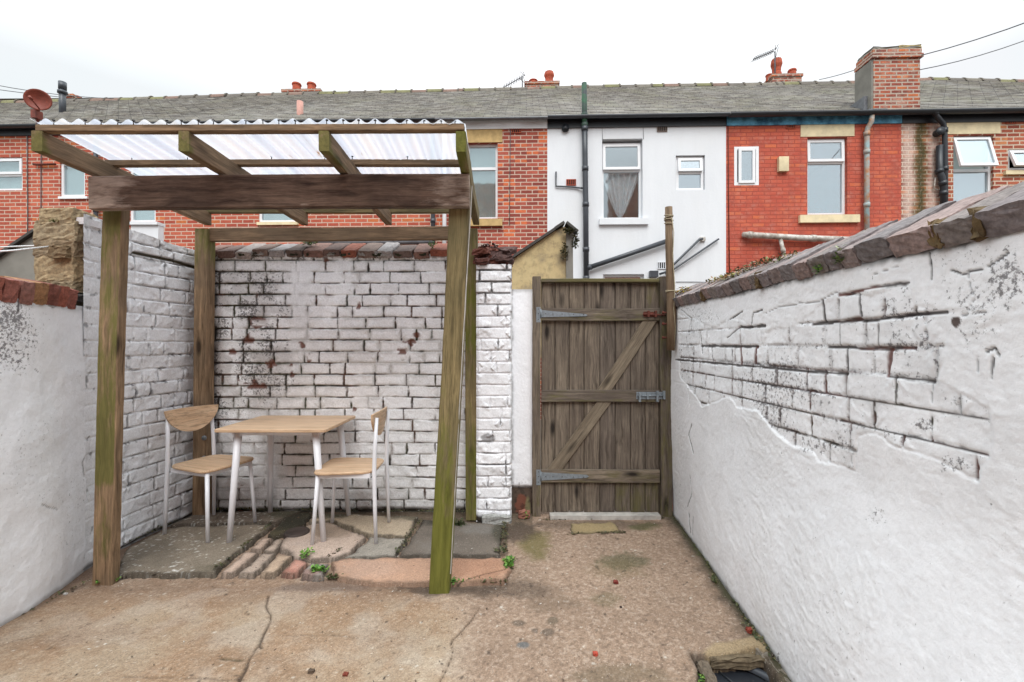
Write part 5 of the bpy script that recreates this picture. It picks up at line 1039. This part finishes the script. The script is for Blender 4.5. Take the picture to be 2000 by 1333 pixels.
        if curtain:
            q = MB(); C_, yb = curtain, f+.07
            if C_ == 'blind':
                n = 16
                for i in range(n): ua, ub_ = L2(a, b, i/n), L2(a, b, (i+.92)/n); q.add([(ua, yb, z0), (ub_, yb+.02, z0), (ub_, yb+.02, z1), (ua, yb, z1)], [(0, 1, 2, 3)])
                s.bld(q, 'blind', M['blind'], win)
            if C_ == 'full': q.add([(a, yb, z0), (b, yb, z0), (b, yb, z1), (a, yb, z1)], [(0, 1, 2, 3)]); s.bld(q, 'blind', M['blind'], win)
            if C_ == 'net':   # net curtain gathered to a point low down
                zc = L2(z0, z1, .03); cx = L2(a, b, .48); nn = 36; vs = []
                for i in range(nn+1):
                    for j in range(9):
                        t = j/8; w_ = t**.8; u = L2(cx+(i/nn-.5)*.06, L2(a, b, i/nn), w_); vs.append((u, yb-.02+.018*math.sin(i*1.1), L2(zc, zs or z1, t)))
                q.add(vs, [(i*9+j, (i+1)*9+j, (i+1)*9+j+1, i*9+j+1) for i in range(nn) for j in range(8)], smooth=True); s.bld(q, 'curtain', M['curtain'], win)
        return win, (a, b, z0, z1)
    def op(s, x0, y0, x1, y1, m=0): a, z1 = s.c(x0, y0); b, z0 = s.c(x1, y1); return (a+m, b-m, z0+m, z1-m)
    def pipe(s, name, pts, r, mat, out=.08, n=12, joints=(), parent=None):
        mb = MB(); P_ = []
        for q in pts: o_ = (q[2] if len(q) > 2 else out); u, z = s.c(q[0], q[1], o_); P_.append((u, -o_, z))
        mb.tube(P_, r, n)
        for j in joints:
            i, t = int(j), j-int(j); a_, b_ = Vector(P_[i]), Vector(P_[min(i+1, len(P_)-1)]); c_ = L2(a_, b_, t); d_ = (b_-a_).normalized() if i+1 < len(P_) else Vector((0, 0, 1)); mb.tube([c_-d_*.04, c_+d_*.04], r*1.22, n)
        return s.bld(mb, name, mat, parent)
    def vent(s, x0, y0, x1, y1, mat, back=None):
        a, z1 = s.c(x0, y0); b, z0 = s.c(x1, y1); mb = MB(); n = 5; t = .012
        mb.box(a, a+t, -.02, .0, z0, z1); mb.box(b-t, b, -.02, 0, z0, z1); mb.box(a+t, b-t, -.019, 0, z0, z0+t); mb.box(a+t, b-t, -.019, 0, z1-t, z1)
        for i in range(1, n): u = L2(a, b, i/n); mb.box(u-.006, u+.006, -.016, 0, z0+t, z1-t)
        mb.box(a+t, b-t, -.003, .001, z0+t, z1-t, 1); return s.bld(mb, 'air_vent', [mat, M['dark']])
def pot(h, st, x, y0, y1, r, Yd=5.0, fl=False, taper=1.0):
    # Yd: local depth behind the facade; picture rows y0 (top) and y1 (bottom) at that depth
    k = (x-VX)/F; Yw = 8.8+Yd; X = k*Yw
    for _ in range(4): u = (X-Yd*-math.sin(A))/CA; Yw = 8.8+u*math.sin(A)+Yd*CA; X = k*Yw
    u = (X+Yd*math.sin(A))/CA
    z0, z1 = CH+(VY-y1)/F*Yw, CH+(VY-y0)/F*Yw; mb = MB(); ul = u-h.u0
    hh = z1-z0; prof = [(r*1.0, 0), (r*.96, hh*.82), (r*1.12, hh*.84), (r*1.12, hh*.93), (r*1.02, hh*.95), (r*1.02, hh)] if not fl else [(r*1.1, 0), (r*1.05, hh*.3), (r*.9, hh*.35), (r*.95, hh*.55), (r*1.2, hh*.72), (r*1.2, hh*.8), (r*1.05, hh)]
    n = 24; vs = []
    for (q, z) in prof:
        for i in range(n): t = 2*math.pi*i/n; rr_ = q*taper**(z/hh)*(1-(.10 if fl and i % 2 and z > hh*.3 else 0)); vs.append((ul+rr_*math.cos(t), Yd+rr_*math.sin(t), z0+z))
    N = len(prof); fs = [(i*n+k_, i*n+(k_+1) % n, (i+1)*n+(k_+1) % n, (i+1)*n+k_) for i in range(N-1) for k_ in range(n)]; mb.add(vs, fs)
    mb.add([(ul+r*.8*math.cos(2*math.pi*i/n), Yd+r*.8*math.sin(2*math.pi*i/n), z1-.05) for i in range(n)], [tuple(range(n))])
    return h.bld(mb, 'chimney_pot', M['terracotta'], st), ul, z0
def stack(h, xa, xb, ytop, Yd=5.0, w=.5):
    def uu(x):
        k = (x-VX)/F; X = k*(8.8+Yd)
        for _ in range(4): u = (X+Yd*math.sin(A))/CA; Yw = 8.8+u*math.sin(A)+Yd*CA; X = k*Yw
        return (X+Yd*math.sin(A))/CA-h.u0, Yw
    a, Yw = uu(xa); b, _ = uu(xb); z1 = CH+(VY-ytop)/F*Yw; mb = MB(); mb.box(a, b, Yd-w/2, Yd+w/2, 6.5, z1-.08); mb.box(a-.03, b+.03, Yd-w/2-.03, Yd+w/2+.03, z1-.08, z1); return h.bld(mb, 'chimney', M['brick_c'])

# ---- house at the far left (two small white windows)
h = House(-1700, 192, 'red brick house at the far left with two small white windows and a satellite dish')
h.wall(M['brick_a'], [h.op(-30, 308, 44, 372), h.op(117, 318, 166, 384)]); h.roof(M['slate']); h.gutter(M['black_plastic'])
h.fascia(M['black_plastic'])
h.window(-30, 308, 44, 372, .03, split=.52, sash=True, curtain='full', glass='glass_clear'); h.window(117, 318, 166, 384, .03, curtain='full', glass='glass_clear')
h.bar('sill', 113, 170, 384, 388, M['upvc'], out=.04)
h.pipe('bracket', [(65, 321), (72, 322), (108, 321)], .022, M['rust'], out=.05)
h.pipe('cable', [(53, 262, .02), (53, 330, .02), (54, 420, .02), (53, 520, .02)], .008, M['wire']); h.pipe('cable', [(81, 262, .02), (80, 330, .02), (80, 400, .02), (79, 520, .02)], .008, M['wire'])
h.pipe('drainpipe', [(187, 262), (187, 560)], .038, M['grey_plastic'], joints=(.5,))
u, z = h.c(122, 206, -1.6); _, zt = h.c(122, 161, -1.6); mb = MB(); mb.tube([(u, 1.6, z-.4), (u, 1.6, zt-.1)], .065, 14); mb.tube([(u, 1.6, zt-.27), (u, 1.6, zt-.21)], .095, 14); mb.tube([(u, 1.6, zt-.17), (u, 1.6, zt)], .078, 14); fl = h.bld(mb, 'flue', M['grey_plastic'])
# satellite dish on a pole
dx, dz = h.c(74, 195, .28); px_, pz = h.c(73, 240, .12)
mb = MB(); n1_, n2_ = 28, 6; vs = []; T_ = Matrix.Rotation(R(22), 3, 'Z') @ Matrix.Rotation(R(12), 3, 'X')
for j in range(n2_+1):
    for i in range(n1_): r_ = .215*j/n2_; t = 2*math.pi*i/n1_; vs.append(T_ @ Vector((r_*math.cos(t), -.18*(r_/.215)**2*.35, r_*math.sin(t)*.88))+Vector((dx, -.25, dz)))
for j in range(n2_+1):
    for i in range(n1_): r_ = .22*j/n2_; t = 2*math.pi*i/n1_; vs.append(T_ @ Vector((r_*math.cos(t), -.18*(r_/.215)**2*.35+.012, r_*math.sin(t)*.88))+Vector((dx, -.25, dz)))
N = (n2_+1)*n1_; fs = [(b+j*n1_+i, b+j*n1_+(i+1) % n1_, b+(j+1)*n1_+(i+1) % n1_, b+(j+1)*n1_+i) for b in (0, N) for j in range(n2_) for i in range(n1_)]+[(n2_*n1_+i, n2_*n1_+(i+1) % n1_, N+n2_*n1_+(i+1) % n1_, N+n2_*n1_+i) for i in range(n1_)]
mb.add(vs, fs, smooth=True); dish = h.bld(mb, 'satellite_dish', M['dish'])
mb = MB(); mb.tube([(px_, -.10, pz-.5), (px_, -.12, dz-.16), (dx, -.22, dz-.04)], .026, 10); mb.box(px_-.05, px_+.05, -.20, -.06, dz-.30, dz-.14); mb.tube([(dx, -.26, dz-.16), (dx+.14, -.52, dz-.12)], .012, 8); mb.tube([(dx+.14, -.51, dz-.12), (dx+.155, -.57, dz-.10)], .026, 10); h.bld(mb, 'mount', M['dish'], dish)
st = stack(h, 134, 158, 193); pot(h, st, 141, 189, 194, .11); pot(h, st, 151, 189, 194, .10)
# ---- second house
h = House(192, 853, 'red brick house mostly hidden behind the pergola roof')
h.wall(M['brick_a'], [h.op(253, 320, 304, 434), h.op(505, 330, 577, 434)]); rf = h.roof(M['slate']); h.gutter(M['black_plastic']); h.fascia(M['upvc'])
h.window(253, 320, 304, 434, .03, split=.4, curtain='full', glass='glass_clear'); h.window(505, 330, 577, 434, .03, split=.4, curtain='blind', glass='glass_clear'); h.bar('sill', 250, 308, 434, 439, M['upvc'], out=.05); h.bar('sill', 501, 581, 434, 439, M['cream'], out=.05)
mb = MB(); u, z = h.c(586, 236, -.55); _, zt = h.c(586, 199, -.55)
mb.tube([(u, .55, z-.2), (u, .55, zt)], .065, 14); h.bld(mb, 'soil_vent_pipe', matt('faded pink pipe', S(214, 160, 146, .8), .7, .2, 8, .1))
h.pipe('waste_pipe', [(598, 472), (700, 474), (846, 472)], .05, M['lead'], out=.08, joints=(.5, 1.5)); h.pipe('drainpipe', [(845, 262), (846, 545)], .04, M['grey_plastic'], joints=(.6,))
st = stack(h, 560, 632, 184); pot(h, st, 579.5, 164, 184, .125); pot(h, st, 608.5, 164, 184, .125); pot(h, st, 594, 177, 185, .09)
# ---- third house: dark red brick with yellow lintel
h = House(853, 1069, 'narrow dark red brick house between the pergola and the white house')
h.wall(M['brick_b'], [h.op(912, 280, 972, 427)]); h.roof(M['slate_moss']); h.gutter(M['lead'], r=.04); h.fascia(M['upvc'])
h.window(912, 280, 972, 427, .08, split=.32, curtain='blind', glass='glass_clear'); h.bar('lintel', 908, 981, 251, 278, M['tan_stone'], out=.012); h.bar('sill', 908, 981, 428, 441, M['tan_stone'], out=.06)
h.vent(999, 249, 1018, 261, M['terracotta']); h.pipe('cable', [(997, 250, .015), (996, 330, .015), (995, 440, .015)], .006, M['wire'])
h.pipe('drainpipe', [(868, 262), (868, 545)], .04, M['upvc'])
st = stack(h, 1026, 1090, 169, Yd=5.2); pot(h, st, 1041.5, 158, 169, .125, 5.2); pot(h, st, 1072.5, 142, 168, .13, 5.2, fl=True)
def aerial(h, x, ya, yb, pts, Yd, label_mat='wire'):
    mb = MB(); Yw = 8.8+Yd
    def q(x_, y_, dy=0): X = (x_-VX)/F*Yw; return (X/CA+Yd*math.sin(A)-h.u0, Yd+dy, CH+(VY-y_)/F*Yw)
    mb.tube([q(x, ya), q(x, yb)], .018, 8)
    (xa, y_a), (xb, y_b) = pts; mb.tube([q(xa, y_a), q(xb, y_b)], .013, 6)
    for i in range(12): t = i/11; c_ = Vector(q(xa+(xb-xa)*t, y_a+(y_b-y_a)*t)); mb.tube([c_-Vector((.0, .16, .0)), c_+Vector((0, .16, 0))], .007, 5); mb.tube([c_-Vector((-.02, 0, .05)), c_+Vector((-.02, 0, .05))], .006, 5)
    for d_ in (-1, 1): mb.tube([q(x+1, y_b+3*d_-4, -.15), q(x+6, y_b+8*d_, .15)], .009, 5); mb.tube([q(x-4, y_b+7*d_, -.12), q(x+5, y_b+7*d_, .12)], .009, 5)
    return h.bld(mb, 'aerial', M['wire'])
aerial(h, 1020, 149, 172, [(983, 171), (1018, 152)], 5.2)
# ---- white house
h = House(1069, 1418, 'white painted house with dark drainpipes in the middle of the terrace')
h.wall(M['white_wall'], [h.op(1176, 272, 1255, 427), h.op(1320, 304, 1377, 371), h.op(1178, 536, 1258, 620)]); h.roof(M['slate_moss']); h.gutter(M['grey_plastic'], r=.05, dz=.02); h.fascia(M['black_plastic'])
h.window(1176, 276, 1255, 427, .10, split=.36, sash=True, curtain='net', openang=3, glass='glass_clear'); h.bar('sill', 1171, 1267, 427, 438, M['white_wall'], out=.06)
h.window(1322, 305, 1376, 371, .05, split=.46, sash=True, openang=6, fr=.05); h.window(1178, 536, 1258, 620, .08, split=.5)
h.vent(1283, 245, 1303, 258, matt('brown vent', S(150, 132, 122, .7), .8, .2, 9)); h.vent(1106, 351, 1125, 363, M['terracotta']); h.vent(1284, 512, 1303, 526, M['white_wall'])
u, z = h.c(1104, 252); mb = MB(); mb.tube([(u, .0, z), (u, -.06, z)], .072, 16); mb.tube([(u, -.058, z), (u, -.066, z)], .052, 16); h.bld(mb, 'wall_flue', M['black_plastic'])
h.pipe('soil_pipe', [(1142, 236, .10), (1142.5, 300, .09), (1144, 400, .09), (1145, 560, .09)], .052, M['grey_plastic'], joints=(0.25, 1.3, 2.0, 2.55, 2.9)); h.pipe('vent_pipe', [(1141, 163, .10), (1141.5, 220, .11), (1142, 248, .10)], .05, M['green_pipe'], joints=(1.2, 1.9))
h.pipe('branch_pipe', [(1147, 524, .09), (1225, 498, .09), (1312, 468, .09)], .045, M['grey_plastic'], joints=(.05,)); h.pipe('overflow_pipe', [(1086, 336, .03), (1086, 364, .03), (1118, 365.5, .03), (1128, 367, .03), (1139, 368, .06)], .016, M['grey_plastic'])
h.pipe('waste_pipe', [(1372, 467, .03), (1366, 468, .08), (1318, 515, .08), (1300, 532, .08), (1288, 536, .08)], .022, M['grey_plastic']); h.pipe('waste_pipe', [(1404, 467, .05), (1318, 525, .06), (1300, 536, .06)], .017, M['grey_plastic']); h.bar('pipe_collar', 1368, 1378, 463, 471, M['pipe_white'], out=.04)
h.bar('floodlight', 1270, 1286, 529, 541, M['grey_plastic'], out=.10); h.pipe('cable', [(1320, 551, .012), (1352, 551, .012), (1418, 552, .012)], .005, M['wire'])
h.pipe('cable', [(1177, 272, .008), (1176, 245, .008), (1230, 243, .008), (1256, 246, .008), (1257, 272, .008)], .004, M['lead'])
# ---- red painted house
h = House(1418, 1760, 'bright red painted brick house with rusty blue drainpipe')
h.wall(M['brick_r'], [h.op(1434, 287, 1482, 362), h.op(1577, 269, 1655, 419)]); rf = h.roof(M['slate_moss']); h.gutter(M['black_plastic'], r=.07, dz=.02); h.fascia(M['blue_paint'])
h.window(1434, 287, 1482, 362, .0, fr=.055, sash=True, sashx=(1442, 1474)); h.window(1577, 269, 1655, 419, .07, split=.31, sash=True, openang=2, glass='glass')
h.bar('lintel', 1564, 1669, 241, 266, M['cream'], out=.012); h.bar('sill', 1563, 1680, 420, 434, M['cream'], out=.06); h.bar('alarm_box', 1522, 1541, 306, 334, M['cream'], out=.07); h.vent(1535, 240, 1553, 252, M['terracotta'])
h.pipe('drainpipe', [(1703, 225, .13), (1702, 238, .13), (1695, 250, .08), (1693, 262, .08), (1693, 350, .08), (1693, 520, .08)], .043, M['rust_blue'], joints=(3.0, 3.4, 4.3))
h.pipe('soil_pipe', [(1452, 459, .03), (1460, 459, .10), (1560, 465, .10), (1700, 470, .10)], .055, M['pipe_white'], joints=(1.05, 2.2)); h.pipe('branch_pipe', [(1524, 466, .10), (1530, 492, .09), (1533, 515, .09)], .035, M['pipe_white'], joints=(.9,)); h.pipe('cable', [(1422, 240, .012), (1423, 380, .012), (1425, 540, .012)], .007, M['rust'])
st = stack(h, 1500, 1556, 155, Yd=5.0); pot(h, st, 1516.5, 117, 156, .13, fl=True); pot(h, st, 1547, 137, 157, .125, taper=.85); pot(h, st, 1502, 147, 160, .09); aerial(h, 1505, 110, 175, [(1464, 125), (1502, 110)], 4.9)
# ---- right house, chimney on its left
h = House(1760, 3300, 'brick house at the right with open white window and mossy stained wall')
um = hx(1845, h)
h.wall([M['brick_e'], pier_mat(h)], [h.op(1862, 265, 1940, 420), h.op(1969, 292, 2022, 332)], extra_mats=(lambda u: 1 if u < um else 0, [um])); rf = h.roof(M['slate_moss']); h.gutter(M['black_plastic'], r=.07, dz=.02); h.fascia(M['black_plastic'])
h.window(1862, 265, 1940, 420, .05, split=.43, sash=True, openang=15, curtain='full', glass='glass'); h.window(1969, 292, 2022, 332, .02, sash=True, openang=20); h.bar('lintel', 1849, 1954, 236, 261, M['cream'], out=.012); h.bar('sill', 1965, 2026, 333, 340, M['cream'], out=.05)
h.vent(1964, 231, 1984, 243, M['terracotta'])
h.pipe('drainpipe', [(1826, 220, .15), (1830, 228, .14), (1842, 242, .09), (1845, 255, .09), (1846, 330, .09), (1846, 420, .09)], .042, M['black_plastic'], joints=(.1, 3.0, 4.0)); h.pipe('soil_pipe', [(1835, 285, .08), (1835, 335, .08), (1840, 348, .10), (1843, 365, .09), (1843, 430, .09)], .055, M['black_plastic'], joints=(1.0, 2.6, 3.2))
h.pipe('overflow_pipe', [(1840, 374, .04), (1824, 369, .04), (1827, 348, .04)], .012, M['pipe_white'])
u, z = h.c(1828, 262); mb = MB(); mb.tube([(u, 0, z), (u-.02, -.13, z)], .065, 16); mb.tube([(u-.02, -.12, z), (u-.022, -.135, z)], .075, 16); h.bld(mb, 'wall_flue', M['black_plastic'])
# big chimney
a, z1 = h.c(1706, 94); b, _ = h.c(1797, 94); mb = MB(); D = .42
def chT(v):
    t = (v.z-5.5)/(z1-5.5); return Vector((v.x-.03*t-(.02 if v.x < (a+b)/2 else -.0)*0, v.y, v.z))
zz = [5.55, 5.9, 6.2, 6.5, z1-.20]
for i in range(4): mb.box(a, b, -.0, D, zz[i], zz[i+1])
mb.box(a-.04, b+.04, -.035, D+.03, z1-.20, z1-.13); mb.box(a-.02, b+.02, -.015, D+.01, z1-.13, z1-.03)
chm = h.bld(mb, 'chimney', M['brick_c'])
mb = MB(); mb.box(a-.035, a-.001, .006, D+.02, 5.6, z1-.22); rough(mb, ((a+b)/2, D/2, z1-.01), (b-a+.02, D, .08), (1, 1, 1), 6, .012, seed=9)
h.bld(mb, 'render_coat', M['grey_render'], chm)
mb = MB(); rough(mb, ((a+b)/2+.25, .1, z1+.02), (.42, .2, .06), (1, 1, 1), 5, .01, seed=12); h.bld(mb, 'mortar_cap', matt('yellowed mortar', S(190, 170, 120, .8), .9, .3, 10, .4), chm)
mb = MB(); mb.box(a-.12, a+.22, -.05, .1, EAVE-.0, EAVE+.10); mb.box(a-.10, a-.0, .1, .5, EAVE+.05, EAVE+.42); h.bld(mb, 'flashing', M['lead'], chm)
# the house at our end of the yard: only its reflection reaches the far windows
own = thing('terraced_house', 'brick house on our side, seen only as a dark reflection in the far windows', 'house', (1.0, -6, 0))
mb = MB(); mb.box(-9, 11, -13, -5, -.1, 5.4); mb.build('wall', M['brick_a'], own)
mb = MB(); mb.prism([(-9.2, -4.7, 5.42), (-9.2, -13.3, 5.42), (-9.2, -9, 8.5)], (20.4, 0, 0)); mb.build('roof', M['slate'], own)
mb = MB(); mb.box(4.6, 6.4, -9.5, -8.4, 7.5, 10.9); mb.box(-3.2, -1.6, -9.5, -8.4, 7.5, 10.6); mb.box(4.5, 6.5, -9.6, -8.3, 10.9, 11.05); mb.build('chimney', M['brick_c'], own)
# ================================================================== outbuildings in the neighbours' yards
def outb(name, pts, Yd, depth, mat, label, roofm, roofseg):
    W = [P(x, y, Yd) for x, y in pts]; c = (sum((q.x for q in W))/len(W), Yd, 0); t = thing(name, label, 'outbuilding', c)
    mb = MB(); mb.prism(W, (0, depth, 0)); mb.build('wall', mat, t); mb = MB()
    for (x0, y0), (x1, y1) in roofseg:
        a_, b_ = P(x0, y0, Yd), P(x1, y1, Yd); d_ = (b_-a_); n_ = Vector((-d_.z, 0, d_.x)).normalized()
        if n_.z < 0: n_ = -n_
        a_ = a_-Vector((0, .05, 0))+n_*.003; b_ = b_-Vector((0, .05, 0))+n_*.003; mb.prism([a_, b_, b_+n_*.03, a_+n_*.03], (0, depth+.1, 0))
    mb.build('roof', roofm, t); return t
m, n, l, p = newmat('yellow stained render'); v = objco(n); t1 = nnoise(n, l, v, 2.2, 5, .65); t2 = nnoise(n, l, v, 9, 5, .7)
c = ramp(n, l, t1.outputs['Fac'], [(.36, S(150, 138, 116, .75)), (.5, S(206, 184, 138, .8)), (.66, S(214, 196, 150, .85))]); c = mixn(n, l, ramp(n, l, t2.outputs['Fac'], [(.5, 0.0), (.7, .6)]), c, S(120, 106, 84, .6)); l.new(c, p.inputs['Base Color']); p.inputs['Roughness'].default_value = .9; bump(n, l, t2.outputs['Fac'], p, .5, .01); M['yellow'] = m
M['slate_edge'] = matt('dark slate edge', S(92, 88, 84, .55), .8, .3, 9, .3)
ob = outb('outbuilding', [(1000, 700), (1000, 508), (1083, 452), (1103, 443), (1106, 446), (1106, 700)], 5.5, 1.6, M['yellow'], 'yellowish rendered outbuilding with sloping slate verge left of the gate', M['slate_edge'], [((999, 508), (1085, 451)), ((1085, 450), (1103, 438)), ((1104, 438), (1126, 456))])
mb = MB(); mb.prism([P(x, y, 5.46) for x, y in ((1106, 700), (1106, 446), (1122, 458), (1119, 480), (1121, 700))], (0, 1.6, 0)); mb.build('quoin', M['grey_render'], ob)
g4 = [S(110, 112, 80, .6), S(80, 92, 56, .6), S(140, 128, 100, .6)]
mb = MB(); leaves(mb, P(1124, 472, 5.42), (.03, .03, .10), 120, .04, g4); leaves(mb, P(1112, 452, 5.42), (.08, .03, .04), 90, .04, g4)
tag(mb.build('ivy', M['leaf'], None, loc=tuple(P(1124, 480, 5.42))), 'ivy tuft hanging over the top corner of the yellowish outbuilding', 'ivy')
mb = MB(); leaves(mb, P(1103, 492, 5.44), (.05, .02, .10), 110, .035, g4); tag(mb.build('ivy', M['leaf'], None, loc=tuple(P(1103, 505, 5.44))), 'small ivy clump growing on the face of the yellowish outbuilding', 'ivy')
outb('outbuilding', [(-200, 700), (-200, 640), (0, 503), (74, 455), (75, 458), (75, 700)], 5.5, 1.6, M['grey_render'], 'grey rendered outbuilding with sloping slate verge at the far left', M['slate_edge'], [((-200, 640), (74, 454)), ((75, 454), (104, 474))])
ob2 = outb('outbuilding', [(75, 700), (76, 500), (112, 490), (112, 700)], 5.9, 1.2, M['brick_b'], 'low red brick outbuilding wall between the grey gable and the stone wall end', M['slate_edge'], [((76, 499), (112, 489))])
# white porch wall glimpsed through the pergola
mb = MB(); mb.prism([P(x, y, 6.2) for x, y in ((256, 700), (256, 440), (309, 440), (309, 700))], (0, .1, 0)); mb.box(P(254, 0, 6.2).x, P(310, 0, 6.2).x, 6.17, 6.32, P(0, 440, 6.2).z, P(0, 440, 6.2).z+.04)
tag(mb.build('outbuilding', M['white_wall'], None, loc=tuple(P(284, 700, 6.2))), 'white painted outbuilding top glimpsed behind the brick side wall', 'outbuilding')
# ---- overhead wires
def wire(pts, label, r=.009):
    W = [P(*q) for q in pts]; mb = MB(); out = []
    for a_, b_ in zip(W[:-1], W[1:]):
        for i in range(8): t = i/8; out.append(L2(a_, b_, t)-Vector((0, 0, .12*4*t*(1-t)*(1 if (b_-a_).length > 3 else .2))))
    out.append(W[-1]); mb.tube(out, r, 5); tag(mb.build('overhead_wire', M['wire'], None, loc=tuple(W[0])), label, 'wire')
wire([(-120, 142, 10.5), (222, 193, 12.6)], 'upper thin cable crossing the sky at the far left'); wire([(-120, 158, 10.5), (118, 190, 12.6)], 'lower thin cable crossing the sky at the far left')
wire([(1600, 156, 12), (1690, 130, 10), (2120, 0, 6)], 'upper thin cable rising to the right behind the big chimney'); wire([(1790, 138, 9), (2120, 30, 9)], 'lower thin cable running right from the big chimney')
